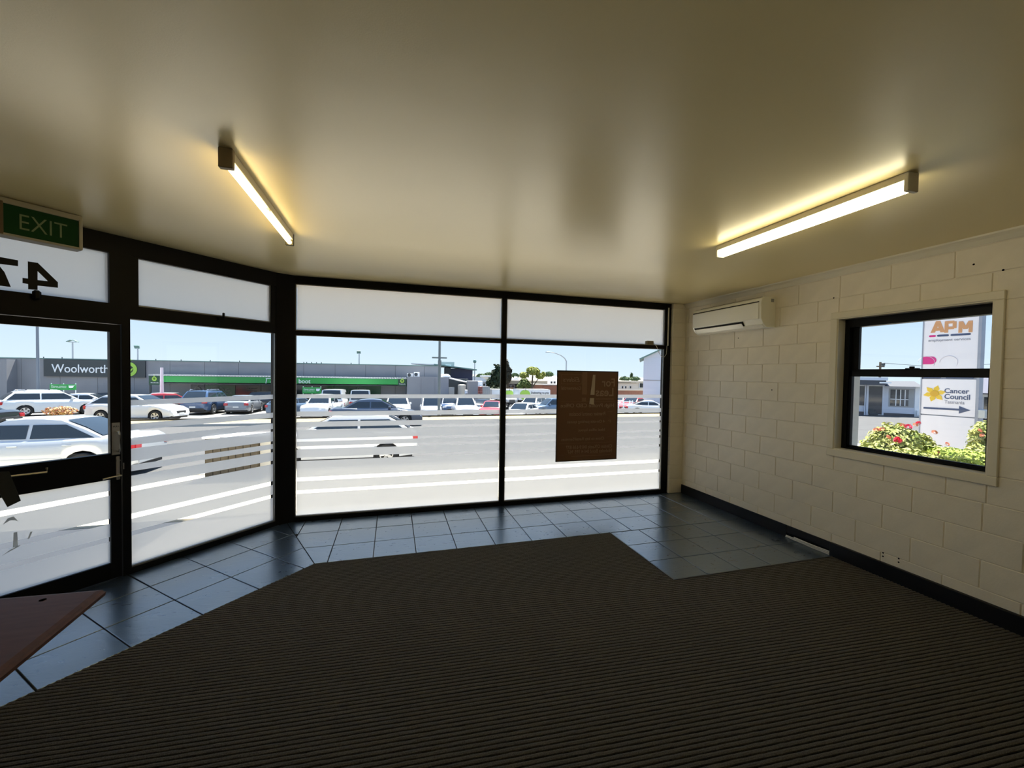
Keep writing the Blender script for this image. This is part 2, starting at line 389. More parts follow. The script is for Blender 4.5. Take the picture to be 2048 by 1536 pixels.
# ------------------------------------------------------------------ glazing: clear glass with bands of frosted film
BANDS = [(1.39, 1.345), (1.20, 1.147), (1.087, 1.028), (1.00, 0.898), (0.868, 0.817), (0.782, 0.691), (0.655, 0.473), (0.433, 0.331), (0.296, 0.0)]
def glazing_front():
    w = struct(empty('window_1', (1.3, YF+0.04, 0)))
    off = Vector((-1.3, -(YF+0.04), 0))
    def pb(name, x0, x1, y0, y1, z0, z1, m, bev=0.0):
        o = box(name, x0, x1, y0, y1, z0, z1, m, w, bev); o.location = off; return o
    X0, X1, XM0, XM1 = -1.02, 3.65, 1.292, 1.346
    pb('head_rail', -1.10, 3.746, YF, YF+0.08, 2.585, CEIL, 'frame')
    pb('sill_rail', -1.10, 3.746, YF, YF+0.08, -0.005, 0.045, 'frame')
    pb('jamb', X1, 3.745, YF, YF+0.08, 0.045, 2.585, 'frame')
    pb('mullion', XM0, XM1, YF, YF+0.08, 0.045, 2.585, 'frame')
    for (a, b) in ((X0, XM0), (XM1, X1)):
        pb('transom', a, b, YF+0.005, YF+0.075, 2.035, 2.078, 'frame')
        for (z0, z1) in ((0.045, 2.035), (2.078, 2.585)):
            pb('glass_pane', a, b, YF+0.036, YF+0.042, z0, z1, 'glass')
            pb('glazing_bead', a, a+0.010, YF+0.012, YF+0.035, z0, z1, 'bead'); pb('glazing_bead', b-0.010, b, YF+0.012, YF+0.035, z0, z1, 'bead')
            pb('glazing_bead', a, b, YF+0.012, YF+0.035, z1-0.009, z1, 'bead'); pb('glazing_bead', a, b, YF+0.012, YF+0.035, z0, z0+0.012, 'bead')
        def film(z0, z1, g=0.014):
            o = MB().quad_faces([(a+g, YF+0.034, z0), (b-g, YF+0.034, z0), (b-g, YF+0.034, z1), (a+g, YF+0.034, z1)], [(0, 1, 2, 3)]).build('frosted_film', 'film', w); o.location = off
        film(2.09, 2.575)
        for (zt, zb) in BANDS: film(max(zb, 0.058), zt)
    return w
window_1 = glazing_front()
LMAT = Matrix(((UL.x, NL.x, 0, P0.x), (UL.y, NL.y, 0, P0.y), (0, 0, 1, 0), (0, 0, 0, 1)))
def left_root(name, u=0.0, z=0.0):
    o = empty(name); o.matrix_world = LMAT @ Matrix.Translation((u, 0, z)); return o
def glazing_left():
    w = struct(left_root('window_2', -0.6))
    def pb(name, u0, u1, n0, n1, z0, z1, m, bev=0.0):
        o = box(name, u0, u1, n0, n1, z0, z1, m, w, bev); o.location = (0.6, 0, 0); return o
    # corner post: its own shape closing the gap to the front glazing
    fr = Vector((-1.02, YF)); c0 = P0+UL*0.0; pts = [(c0.x, c0.y), (-1.02, YF), (-1.02, YF+0.09), (-1.10, YF+0.12), ((c0+NL*0.09).x, (c0+NL*0.09).y)]
    inv = LMAT.inverted(); lp = [inv @ Vector((p[0], p[1], 0)) for p in pts]
    o = MB().prism([(p.x, p.y) for p in lp], -0.005, CEIL).build('corner_post', 'frame', w); o.location = (0.6, 0, 0)
    pb('mullion', -1.235, -1.183, 0, 0.08, -0.005, CEIL, 'frame')
    pb('head_rail', -1.183, 0.0, 0, 0.08, 2.53, CEIL, 'frame')
    pb('transom', -1.183, 0.0, 0, 0.08, 2.035, 2.075, 'frame')
    pb('sill_rail', -1.183, 0.0, 0, 0.08, -0.005, 0.045, 'frame')
    sash = pb('awning_sash', -1.183, -1.128, 0.005, 0.07, 2.075, 2.53, 'frame')
    for (u0, u1, z0, z1) in ((-0.053, 0.0, 2.075, 2.53), (-1.128, -0.053, 2.075, 2.14), (-1.128, -0.053, 2.523, 2.53)):
        pb('sash_rail', u0, u1, 0.005, 0.07, z0, z1, 'frame')
    pb('sash_latch', -0.56, -0.50, -0.02, 0.005, 2.10, 2.135, 'frame', 0.006); pb('latch_lever', -0.525, -0.508, -0.03, -0.012, 2.12, 2.175, 'frame', 0.004)
    for (u0, u1, z0, z1) in ((-1.183, 0.0, 0.045, 2.035), (-1.128, -0.053, 2.14, 2.523)):
        pb('glass_pane', u0, u1, 0.034, 0.040, z0, z1, 'glass')
        pb('glazing_bead', u0, u1, 0.012, 0.033, z0, z0+0.012, 'bead'); pb('glazing_bead', u1-0.006, u1, 0.012, 0.033, z0, z1, 'bead')
    def film(u0, u1, z0, z1):
        o = MB().quad_faces([(u0, 0.032, z0), (u1, 0.032, z0), (u1, 0.032, z1), (u0, 0.032, z1)], [(0, 1, 2, 3)]).build('frosted_film', 'film', w); o.location = (0.6, 0, 0)
    film(-1.127, -0.054, 2.145, 2.52)
    for (zt, zb) in BANDS: film(-1.182, -0.012, max(zb, 0.058), zt)
glazing_left()
def door_left():
    DU0, DU1 = -2.16, -1.24
    w = struct(left_root('window_3', -1.7, 2.0))       # fanlight over the door, with the street number
    def pb(par, ox, oz, name, u0, u1, n0, n1, z0, z1, m, bev=0.0):
        o = box(name, u0, u1, n0, n1, z0, z1, m, par, bev); o.location = (ox, 0, oz); return o
    f = lambda *a: pb(w, 1.7, -2.0, *a)
    f('transom', -2.24, -1.235, 0, 0.08, 1.985, 2.14, 'frame'); f('head_rail', -2.24, -1.235, 0, 0.08, 2.523, CEIL, 'frame')
    f('mullion', -1.304, -1.235, 0.0, 0.08, 2.14, 2.523, 'frame'); f('jamb', -2.24, -2.165, 0, 0.08, -0.005, CEIL, 'frame')
    f('glass_pane', -2.165, -1.304, 0.034, 0.040, 2.14, 2.523, 'glass')
    o = MB().quad_faces([(-2.165, 0.032, 2.14), (-1.304, 0.032, 2.14), (-1.304, 0.032, 2.523), (-2.165, 0.032, 2.523)], [(0, 1, 2, 3)]).build('frosted_film', 'film', w); o.location = (1.7, 0, -2.0)
    def num(name, polys):
        b = MB()
        for poly in polys:
            q = [lf(x/6.827, 380+y/6.827, 0.026) for x, y in poly]; b.prism(q, 0.024, 0.028, lambda p, z, t: (p, t, z))
        o = b.build(name, 'dark', w); o.location = (1.7, 0, -2.0)
    num('number_four', [[(380, 975), (515, 995), (512, 1105), (512, 1230), (512, 1365), (385, 1355)], [(512, 992), (790, 1260), (655, 1245), (512, 1105)], [(512, 1230), (655, 1245), (790, 1260), (790, 1335), (512, 1305)], [(308, 1200), (385, 1210), (385, 1285), (308, 1270)]])
    num('number_seven', [[(-190, 880), (245, 960), (245, 1040), (-190, 985)], [(-190, 880), (-40, 1000), (60, 1120), (148, 1325), (0, 1306), (-60, 1150), (-190, 1040)]])
    f('sash_latch', -1.70, -1.658, -0.03, 0.0, 2.10, 2.165, 'frame', 0.012)
    d = struct(left_root('door_1', -1.7))
    g = lambda *a: pb(d, 1.7, 0, *a)
    g('door_stile', -1.302, DU1, 0.01, 0.055, 0.004, 1.98, 'frame'); g('door_stile', DU0, DU0+0.07, 0.01, 0.055, 0.004, 1.98, 'frame')
    g('top_rail', DU0, DU1, 0.012, 0.053, 1.922, 1.98, 'frame'); g('middle_rail', DU0, DU1, 0.008, 0.056, 0.782, 0.983, 'frame'); g('bottom_rail', DU0, DU1, 0.012, 0.053, 0.004, 0.127, 'frame')
    g('glass_pane', DU0+0.07, -1.302, 0.03, 0.036, 0.983, 1.922, 'glass'); g('glass_pane', DU0+0.07, -1.302, 0.03, 0.036, 0.127, 0.782, 'glass')
    for (zt, zb) in BANDS:
        if zb > 0.7: continue
        z0, z1 = max(zb, 0.128), min(zt, 0.78)
        if zt > 0.782: z1 = 0.781
        o = MB().quad_faces([(DU0+0.07, 0.028, z0), (-1.303, 0.028, z0), (-1.303, 0.028, z1), (DU0+0.07, 0.028, z1)], [(0, 1, 2, 3)]).build('frosted_film', 'film', d); o.location = (1.7, 0, 0)
    pl = g('pull_plate', -1.296, -1.247, 0.004, 0.010, 0.970, 1.220, 'chrome', 0.002); pl['label'] = 'satin metal pull plate'
    h = MB().tube([(-1.265, 0.004, 1.00), (-1.265, -0.035, 1.00), (-1.265, -0.04, 1.02), (-1.265, -0.04, 1.13), (-1.265, -0.035, 1.15), (-1.265, 0.004, 1.15)], 0.006, 8).build('pull_handle', 'chrome', d, smooth=True); h.location = (1.7, 0, 0)
    o = obj('pull_lettering', text_mesh('PULL', height=0.012, depth=0.001), 'dark', d); o.location = (1.7-1.289, 0.0035, 1.185)
    g('lock_plate', -1.272, -1.248, 0.002, 0.010, 0.772, 0.957, 'chrome', 0.006)
    lv = MB().tube([(-1.26, 0.004, 0.812), (-1.26, -0.045, 0.812), (-1.29, -0.048, 0.812), (-1.365, -0.045, 0.806)], 0.007, 8).build('door_lever', 'chrome', d, smooth=True); lv.location = (1.7, 0, 0)
    ky = MB().lathe([(0.0, 0), (0.011, 0), (0.011, 0.008), (0.0, 0.008)], 14, lambda x, y, z: (x, -z, y)).build('key_cylinder', 'chrome', d); ky.location = (1.7-1.26, 0.002, 0.925)
    g('strike_plate', -1.232, -1.226, -0.002, 0.004, 0.85, 0.90, 'chrome')
    # push bar on the middle rail and a dark plate hanging off it
    o = MB().tube([(-2.05, -0.012, 0.93), (-1.645, -0.03, 0.917), (-1.642, -0.012, 0.944)], 0.007, 8).build('push_bar', 'chrome', d, smooth=True); o.location = (1.7, 0, 0)
    q = [(-1.90, 0.965), (-1.822, 0.722), (-1.764, 0.749), (-1.812, 0.955)]
    o = MB().prism(q, -0.03, -0.022, lambda p, z, t: (p, t, z)).build('hanging_bracket_plate', mat('dark_grey_bracket', (0.02, 0.023, 0.02), 0.5), d, bevel=0.001); o.location = (1.7, 0, 0)
    res = film_mat('tape_residue', (0.55, 0.54, 0.50), 0.1, 0.0)
    for poly in ([(-1.83, 0.60), (-1.81, 0.635), (-1.785, 0.64), (-1.765, 0.60), (-1.78, 0.612), (-1.80, 0.618)], [(-1.79, 0.43), (-1.768, 0.43), (-1.770, 0.53), (-1.786, 0.53)], [(-1.835, 0.395), (-1.76, 0.43), (-1.757, 0.438), (-1.80, 0.42)], [(-1.725, 0.465), (-1.717, 0.465), (-1.702, 0.51), (-1.712, 0.51)]):
        o = MB().prism(poly, 0.0265, 0.0275, lambda p, z, t: (p, t, z)).build('tape_residue', res, d); o.location = (1.7, 0, 0)
    c = struct(left_root('wall_left_return', -2.6)); o = box('wall_panel', UEND, -2.24, 0, 0.12, 0, CEIL, 'wall', c); o.location = (2.6, 0, 0)
door_left()

# ------------------------------------------------------------------ right-hand sash window
def window_right():
    w = struct(empty('window_4', (WX+0.1, 2.27, 1.0))); off = (-(WX+0.1), -2.27, -1.0)
    def pb(name, x0, x1, y0, y1, z0, z1, m, bev=0.0, par=None):
        o = box(name, x0, x1, y0, y1, z0, z1, m, par or w, bev); o.location = off; return o
    A0, A1, B0, B1 = 1.708, 2.846, 0.932, 2.268
    for (y0, y1, z0, z1) in ((A0, A1, 2.207, B1), (A0, A1, B0, 0.998), (A0, 1.764, 0.998, 2.207), (2.782, A1, 0.998, 2.207)):
        pb('architrave', WX-0.018, WX+0.004, y0, y1, z0, z1, 'trimpaint', 0.005)
    for (y0, y1, z0, z1) in ((1.764, 2.782, 2.200, 2.207), (1.764, 2.782, 0.998, 1.008), (1.762, 1.770, 1.008, 2.2), (2.776, 2.784, 1.008, 2.2)):
        pb('reveal_lining', WX-0.01, WX+0.10, y0, y1, z0, z1, 'trimpaint')
    X0, X1 = WX+0.075, WX+0.155
    pb('frame_head', X0, X1, 1.77, 2.776, 2.125, 2.2, 'frame'); pb('frame_sill', X0, X1, 1.77, 2.776, 1.008, 1.020, 'frame')
    pb('frame_jamb', X0, X1, 1.77, 1.80, 1.02, 2.125, 'frame'); pb('frame_jamb', X0, X1, 2.736, 2.776, 1.02, 2.125, 'frame')
    up = (X0+0.045, X0+0.07); lo = (X0+0.012, X0+0.038)
    pb('upper_sash_stile', *up, 2.682, 2.736, 1.70, 2.125, 'frame'); pb('upper_sash_stile', *up, 1.80, 1.818, 1.70, 2.125, 'frame'); pb('meeting_rail', *up, 1.80, 2.736, 1.70, 1.742, 'frame')
    pb('lower_sash_stile', *lo, 2.712, 2.736, 1.02, 1.73, 'frame'); pb('lower_sash_stile', *lo, 1.80, 1.818, 1.02, 1.73, 'frame'); pb('meeting_rail', *lo, 1.80, 2.736, 1.675, 1.732, 'frame'); pb('bottom_rail', *lo, 1.80, 2.736, 1.02, 1.044, 'frame')
    pb('glass_pane', up[0]+0.010, up[0]+0.015, 1.815, 2.69, 1.74, 2.13, 'glass'); pb('glass_pane', lo[0]+0.010, lo[0]+0.015, 1.815, 2.72, 1.04, 1.68, 'glass')
    pb('sash_lock', lo[0]-0.005, lo[1], 2.22, 2.31, 1.732, 1.748, 'frame', 0.004); pb('lock_lever', lo[0], lo[0]+0.015, 2.25, 2.285, 1.748, 1.762, 'frame', 0.004)
    for (y0, y1, z0, z1) in ((WY0, WY1, WZ1, WZ1+0.01),): pass
window_right()

# ------------------------------------------------------------------ roof with deep eaves, plinth
MT['soffit'] = mat('beige_soffit', (0.62, 0.50, 0.33), 0.7)
MT['fascia'] = mat('fascia_grey', (0.2, 0.2, 0.2), 0.6)
e_f = YF+0.08+0.95
eave = [(WX+0.9, -2.4), (WX+0.9, e_f), (-1.50, e_f), ((lw+NL*0.80).x, (lw+NL*0.80).y+0.30), (lw.x-0.6, -2.4)]
roof = lab(MB().prism(eave, CEIL+0.065, CEIL+0.30).build('roof', 'soffit'), 'flat roof with a deep beige soffit above the shopfront glazing', 'roof'); roof['kind'] = 'structure'
plinth = struct(MB().prism([(p[0]*0.995, p[1]-0.01) for p in room_poly], -1.3, -0.26).build('wall_plinth', 'fascia'))

# ------------------------------------------------------------------ room things
def fluoro(name, label, x0, x1, y0, y1, diffuser, ecol, estr):
    r = lab(empty(name, ((x0+x1)/2, (y0+y1)/2, CEIL)), label, 'ceiling light', 'fluorescent ceiling lights')
    ox, oy, oz = -(x0+x1)/2, -(y0+y1)/2, -CEIL
    pt = mat('batten_enamel', (0.62, 0.58, 0.47), 0.45)
    def pb(nm, a0, a1, b0, b1, z0, z1, m, bev=0.0):
        o = box(nm, a0, a1, b0, b1, z0, z1, m, r, bev); o.location = (ox, oy, oz); return o
    em = mat(name+'_lamp', (0.9, 0.9, 0.8), 0.4, emis=ecol, estr=estr)
    xc = (x0+x1)/2
    if not diffuser:
        pb('batten_body', x0+0.002, x1-0.002, y0+0.01, y1-0.01, CEIL-0.045, CEIL-0.001, pt, 0.002)
        pb('end_cap', x0-0.003, x1+0.003, y0, y0+0.03, CEIL-0.092, CEIL-0.0005, mat('aged_end_cap', (0.30, 0.23, 0.14), 0.6), 0.003)
        pb('end_cap', x0-0.001, x1+0.001, y1-0.022, y1, CEIL-0.088, CEIL-0.0005, mat('dark_end_cap', (0.05, 0.045, 0.03), 0.6), 0.003)
        t = MB().tube([(xc, y0+0.03, CEIL-0.066), (xc, (y0+y1)/2, CEIL-0.066), (xc, y1-0.022, CEIL-0.066)], 0.015, 14).build('tube_lamp', em, r, smooth=True); t.location = (ox, oy, oz)
        k = pb('tube_clip', xc-0.004, x1-0.002, (y0+y1)/2-0.01, (y0+y1)/2+0.01, CEIL-0.06, CEIL-0.045, 'chrome')
    else:
        pb('batten_body', x0, x1, y0+0.01, y1-0.01, CEIL-0.036, CEIL-0.001, pt, 0.002)
        pb('end_cap', x0-0.002, x1+0.002, y0, y0+0.022, CEIL-0.094, CEIL-0.0005, pt, 0.003); pb('end_cap', x0-0.002, x1+0.002, y1-0.014, y1, CEIL-0.09, CEIL-0.0005, pt, 0.003)
        # prismatic cover: fine cross ribs on a rounded channel
        b = MB(); sec = [(x0+0.003, -0.036), (x0+0.004, -0.070), (x0+0.012, -0.085), (x1-0.012, -0.085), (x1-0.004, -0.070), (x1-0.003, -0.036)]
        n = 160; k0 = len(b.v)
        for i in range(n+1):
            y = y0+0.022+(y1-y0-0.036)*i/n; d_ = 0.0007 if i % 2 else 0.0
            for (x, h) in sec: b.v.append((x+(x-xc)*d_*8, y, CEIL+h-d_))
        for i in range(n):
            for j in range(5):
                a = k0+i*6+j; b.f.append((a, a+1, a+7, a+6))
        o = b.build('prismatic_cover', em, r); o.location = (ox, oy, oz)
    return r
fluoro('fluorescent_batten', 'bare fluorescent tube batten glowing warm yellow near the exit sign', -0.775, -0.722, 2.19, 3.42, False, (1.0, 0.76, 0.32), 3.2)
fluoro('fluorescent_light', 'fluorescent ceiling light with white prismatic cover nearest the block wall', 2.402, 2.470, 1.385, 2.62, True, (1.0, 0.88, 0.56), 2.5)

def exit_sign():
    r = lab(left_root('exit_sign', -1.715, 2.44), 'green EXIT sign in a cream box hung from the ceiling above the door', 'sign')
    body = mat('exit_sign_body', (0.42, 0.40, 0.34), 0.6); dg = mat('exit_green', (0.008, 0.055, 0.016), 0.6, spec=0.12); lt = mat('exit_letters', (0.20, 0.27, 0.14), 0.6)
    N = -0.30
    def pb(nm, u0, u1, n0, n1, z0, z1, m, bev=0.0): return box(nm, u0, u1, N+n0, N+n1, z0, z1, m, r, bev)
    pb('housing', -0.178, 0.178, 0.004, 0.085, 0.0, 0.20, body, 0.004); pb('top_rail', -0.18, 0.18, -0.004, 0.09, 0.188, 0.224, body, 0.003); pb('bottom_rail', -0.18, 0.18, -0.004, 0.09, -0.004, 0.012, body, 0.003)
    pb('end_frame', 0.162, 0.18, -0.006, 0.09, 0.0, 0.20, body, 0.003); pb('end_frame', -0.18, -0.162, -0.006, 0.09, 0.0, 0.20, mat('exit_brown_edge', (0.14, 0.09, 0.04), 0.5), 0.003)
    pb('face_panel', -0.162, 0.162, 0.0, 0.006, 0.012, 0.188, dg)
    o = obj('exit_lettering', text_mesh('EXIT', height=0.092, width=0.205, depth=0.002, bold=-0.008), lt, r); o.location = (-0.098, N-0.0005, 0.052)
exit_sign()

def air_con():
    y0, y1, z0, z1 = 3.435, 4.47, 2.195, 2.525; xb = WX; xf = 3.755
    r = lab(empty('air_conditioner', (WX, (y0+y1)/2, z0)), 'cream wall-mounted split air conditioner high on the block wall', 'air conditioner')
    oy = -(y0+y1)/2
    sec = [(0, 0.0), (-0.12, 0.0), (-0.165, 0.035), (-0.198, 0.09), (-0.202, 0.26), (-0.19, 0.305), (-0.15, 0.325), (0, 0.33)]
    w2 = (y1-y0)/2
    MB().prism(sec, -w2, w2, lambda p, q, t: (p, t, q)).build('body', 'acwhite', r, bevel=0.006, bseg=2)
    fp = [(-0.199, 0.085), (-0.206, 0.09), (-0.210, 0.262), (-0.203, 0.262)]
    MB().prism(fp, -w2+0.03, w2-0.012, lambda p, q, t: (p, t, q)).build('front_panel', 'acwhite', r, bevel=0.003)
    MB().prism([(-0.1985, 0.266), (-0.2065, 0.266), (-0.204, 0.276), (-0.197, 0.276)], -w2+0.03, w2-0.012, lambda p, q, t: (p, t, q)).build('panel_gap', 'dark', r)
    MB().prism([(-0.128, 0.003), (-0.171, 0.036), (-0.199, 0.082), (-0.19, 0.084), (-0.12, 0.01)], -w2+0.24, w2-0.03, lambda p, q, t: (p, t, q)).build('air_outlet', 'dark', r)
    MB().prism([(-0.165, 0.012), (-0.205, 0.058), (-0.202, 0.061), (-0.162, 0.015)], -w2+0.25, w2-0.05, lambda p, q, t: (p, t, q)).build('louvre', 'acwhite', r)
    MB().prism([(-0.13, 0.001), (-0.17, 0.03), (-0.165, 0.034), (-0.125, 0.004)], -w2+0.02, w2-0.02, lambda p, q, t: (p, t, q)).build('lower_lip', 'acwhite', r)
    MB().prism([(-0.13, 0.329), (-0.13, 0.333), (-0.03, 0.334), (-0.03, 0.330)], -w2+0.06, w2-0.06, lambda p, q, t: (p, t, q)).build('intake_grille', 'dark', r)
    box('side_label', -0.07, -0.03, -w2-0.001, -w2+0.001, 0.27, 0.305, mat('grey_label', (0.35, 0.35, 0.33), 0.6), r)
air_con()

def lease_sign():
    x0, x1, z0, z1 = 2.043, 2.938, 0.51, 1.706; Y = YF+0.026
    r = lab(empty('lease_sign', ((x0+x1)/2, Y, z0)), 'brown For Lease board seen from behind, fixed to the right window pane', 'sign')
    bm_ = mat('brown_sign_back', (0.21, 0.10, 0.05), 0.6); tm = mat('sign_show_through', (0.42, 0.28, 0.19), 0.6); tm2 = mat('sign_faint_show_through', (0.30, 0.165, 0.095), 0.6)
    ed = mat('sign_dark_edge', (0.05, 0.035, 0.02), 0.6); W, H = x1-x0, z1-z0
    box('board', -W/2, W/2, -0.003, 0.003, 0, H, bm_, r)
    for (a, b, c, d) in ((-W/2, W/2, 0, 0.012), (-W/2, W/2, H-0.016, H), (-W/2, -W/2+0.012, 0, H), (W/2-0.014, W/2, 0, H)): box('board_edge', a, b, -0.0045, 0.0035, c, d, ed, r)
    # pixel sizes of the board in the close-up: 960 wide, 1420 high
    def T(s, xa, xb, ya, yb, m=tm, **kw):
        X = lambda p: -W/2+(p-40)/960*W; Z = lambda p: H-(p-45)/1425*H
        o = obj('lettering', text_mesh(s, height=abs(Z(ya)-Z(yb)), width=abs(X(xb)-X(xa)), depth=0.0012, mirror=True, **kw), m, r); o.location = (X(xa), -0.0036, Z(yb)); o['kind'] = 'stuff'
    T('For', 735, 945, 160, 292, bold=0.012); T('Leas', 640, 925, 312, 445, bold=0.012)
    T('High Profile CBD Office', 100, 938, 562, 640, bold=0.006); T('Premier central location', 235, 800, 695, 755); T('4 On-site parking spaces', 205, 795, 825, 885); T('Ideal office layout', 378, 795, 960, 1015); T('Close to key Retail/Services', 122, 790, 1098, 1158)
    T("Clinton O'Keefe 0419 616 877", 195, 920, 1222, 1278); T('Nicholas Bond 0414 395 967', 220, 920, 1295, 1350)
    T('Elders', 125, 385, 150, 222, shear=0.35); T('Commercial', 108, 410, 292, 345)
    T('P', 850, 895, 828, 872, tm2)
    def line(xa, xb, ya, yb, m=tm2):
        X = lambda p: -W/2+(p-40)/960*W; Z = lambda p: H-(p-45)/1425*H
        box('printed_rule', X(xa), X(xb), -0.0042, -0.003, Z(yb), Z(ya), m, r)
    for q in ((105, 420, 105, 110), (105, 420, 252, 257), (105, 110, 105, 257), (415, 420, 105, 257), (100, 935, 528, 532), (90, 920, 1185, 1189), (90, 920, 1365, 1368), (840, 915, 690, 696), (850, 920, 1095, 1099), (640, 935, 484, 498), (280, 900, 1388, 1398)): line(*q)
    def rect(xa, xb, ya, yb, m): line(xa, xb, ya, yb, m)
    rect(425, 500, 60, 420, tm2); rect(425, 490, 470, 530, tm2)
    tape = mat('masking_tape', (0.62, 0.52, 0.42), 0.7)
    X = lambda p: -W/2+(p-40)/960*W; Z = lambda p: H-(p-45)/1425*H
    for poly in ([(555, 425), (620, 425), (628, 105), (590, 105)], [(540, 570), (612, 580), (616, 475), (550, 475)]):
        MB().prism([(X(a), Z(b)) for a, b in poly], -0.0065, -0.0045, lambda p, z, t: (p, t, z)).build('tape_strip', tape, r)
lease_sign()

def sensor():
    r = lab(empty('window_sensor', (3.39, YF, 2.08)), 'small beige alarm sensor box on the transom with a thin drooping wire', 'sensor')
    box('sensor_box', -0.052, 0.052, -0.04, 0.02, 0.0, 0.055, mat('aged_beige_plastic', (0.30, 0.26, 0.16), 0.6), r, 0.006)
    pts = [(0.052, -0.03, 0.03), (0.10, -0.035, -0.02), (0.14, -0.03, -0.10), (0.19, -0.02, -0.155), (0.24, -0.02, -0.16), (0.27, -0.02, -0.12), (0.285, -0.012, 0.0)]
    MB().tube(pts, 0.003, 6).build('wire', 'plastic', r, smooth=True)
    box('cable_trunking', 0.292, 0.312, -0.012, 0.0, 0.0, 0.53, 'plastic', r, 0.003)
sensor()

def table():
    z = 0.75; c = Vector((-1.115, 2.033, z)); d1 = (Vector((-1.46, 2.054, z))-c).normalized(); d2 = (Vector((-1.095, 1.56, z))-c).normalized()
    r = lab(empty('table', (c.x, c.y, 0)), 'corner of a dark reddish timber table by the door', 'table')
    poly = [Vector((0, 0, 0)), d1*1.1, d1*1.1+d2*1.25, d2*1.25]; ins = lambda p, k: p + ((d1+d2)*k if p.length < 0.01 else 0*d1)
    top = MB(); pl = [(p.x, p.y) for p in poly]; cen = Vector((sum(p[0] for p in pl)/4, sum(p[1] for p in pl)/4))
    def ring(s, h): return [(cen.x+(p[0]-cen.x)*s, cen.y+(p[1]-cen.y)*s, h) for p in pl]
    rings = [ring(0.962, z-0.034), ring(0.995, z-0.030), ring(1.0, z-0.016), ring(0.990, z-0.011), ring(0.986, z-0.004), ring(0.962, z)]
    pts = [p for rg in rings for p in rg]; fs = [tuple(reversed(range(4))), tuple(range(20, 24))]
    for i in range(5):
        for k in range(4): fs.append((i*4+k, i*4+(k+1) % 4, i*4+4+(k+1) % 4, i*4+4+k))
    MB().quad_faces(pts, fs).build('table_top', 'wood', r)
    MB().lathe([(0.0, 0.0), (0.011, 0.0)], 10).build('knot_hole', 'dark', r).location = (-0.17, -0.05, z+0.0006)
    q = (d1*1.1+d2*1.25)*0.5
    MB().lathe([(0.0, 0.03), (0.30, 0.03), (0.30, 0.045), (0.08, 0.07), (0.055, 0.12), (0.055, z-0.09), (0.16, z-0.05), (0.16, z-0.034), (0.0, z-0.034)], 24).build('pedestal', 'wood', r, smooth=True).location = (q.x, q.y, 0)
    for k in range(4):
        e = Vector((math.cos(k*math.pi/2+0.4), math.sin(k*math.pi/2+0.4), 0))*0.26
        MB().lathe([(0.0, 0.006), (0.03, 0.006), (0.03, 0.03), (0.0, 0.03)], 12).build('foot', 'dark', r).location = (q.x+e.x, q.y+e.y, 0)
table()
#PART2
# ================================================================== outside: ground
MT['asphalt'] = mat('road_asphalt', (0.068, 0.068, 0.068), 0.9, var=0.10, vscale=3.0, bump=0.2, bscale=30)  # road surface, even dark grey with slight random mottling
MT['concrete'] = mat('pale_concrete', (0.62, 0.56, 0.44), 0.9, var=0.08, vscale=2.0)
MT['kerb'] = mat('kerb_concrete', (0.50, 0.48, 0.43), 0.9)
MT['drygrass'] = mat('dry_grass', (0.28, 0.23, 0.13), 1.0, var=0.25, vscale=6.0)
MT['paint_white'] = mat('road_marking_white', (0.8, 0.8, 0.8), 0.8)
MT['carpark'] = mat('car_park_asphalt', (0.18, 0.175, 0.165), 0.9, var=0.08, vscale=1.5)
def strip_slab(name, x0, x1, y0, y1, m, top=0.0, thick=0.12, parent=None):
    p = []
    for dz in (-thick, 0):
        for (x, y) in ((x0, y0), (x1, y0), (x1, y1), (x0, y1)): p.append((x, y, gz(y)+top+dz))
    return MB().quad_faces(p, [(0,3,2,1),(4,5,6,7),(0,1,5,4),(1,2,6,5),(2,3,7,6),(3,0,4,7)]).build(name, m, parent)
struct(strip_slab('ground_road', -90, 120, -30, 25.6, 'asphalt', 0.0))
def lerp_pts(p, x):
    if x <= p[0][0]: return p[0][1]
    for (a, b) in zip(p, p[1:]):
        if x <= b[0]: return a[1]+(b[1]-a[1])*(x-a[0])/(b[0]-a[0])
    return p[-1][1]
def gc(X, Y):
    d = lerp_pts([(-16, 0.0), (9, 0.5), (20, 0.25), (120, 0.25)], X)
    return gz(Y) - d if Y > 29.0 else gz(Y)
_cp = [(x, y, gc(x, y)) for y in (29.01, 60) for x in (-90, -16, 9, 20, 120)]
struct(MB().quad_faces(_cp, [(i, i+1, i+6, i+5) for i in range(4)]).build('ground_carpark', 'carpark'))
struct(MB().quad_faces([(-300, 60, gz(60)-0.5), (300, 60, gz(60)-3.0), (300, 500, gz(60)+3.0), (-300, 500, gz(60)+3.0)], [(0, 1, 2, 3)]).build('ground_far', 'carpark'))
vg = struct(strip_slab('ground_verge', -90, 24, 25.6, 28.85, 'drygrass', 0.10, 0.3))
strip_slab('kerb_shade_strip', -30, 24, 28.7, 28.84, mat('kerb_shade_dark', (0.03, 0.025, 0.015), 0.9), 0.19, 0.16, vg)  # dark strip put in for the kerb's shadow line, no real rail
strip_slab('kerb', -90, 24, 25.45, 25.6, 'kerb', 0.13, 0.35, vg); strip_slab('kerb', -90, 24, 28.85, 29.05, 'kerb', 0.14, 0.9, vg)
struct(strip_slab('ground_verge_right', 24, 120, 25.6, 29.0, 'carpark', 0.02, 2.5))
fp = struct(strip_slab('ground_footpath', -60, 60, 7.9, 11.6, 'concrete', 0.06))
strip_slab('kerb', -60, 60, 11.6, 11.75, 'kerb', 0.08, 0.3, fp)
MT['forecourt'] = mat('forecourt_concrete', (0.45, 0.41, 0.34), 0.9, var=0.08, vscale=2.0)  # even tone, set to balance ground bounce onto the frosted film
struct(strip_slab('ground_forecourt', -1.0, 60, 5.0, 7.9, 'forecourt', 0.02))
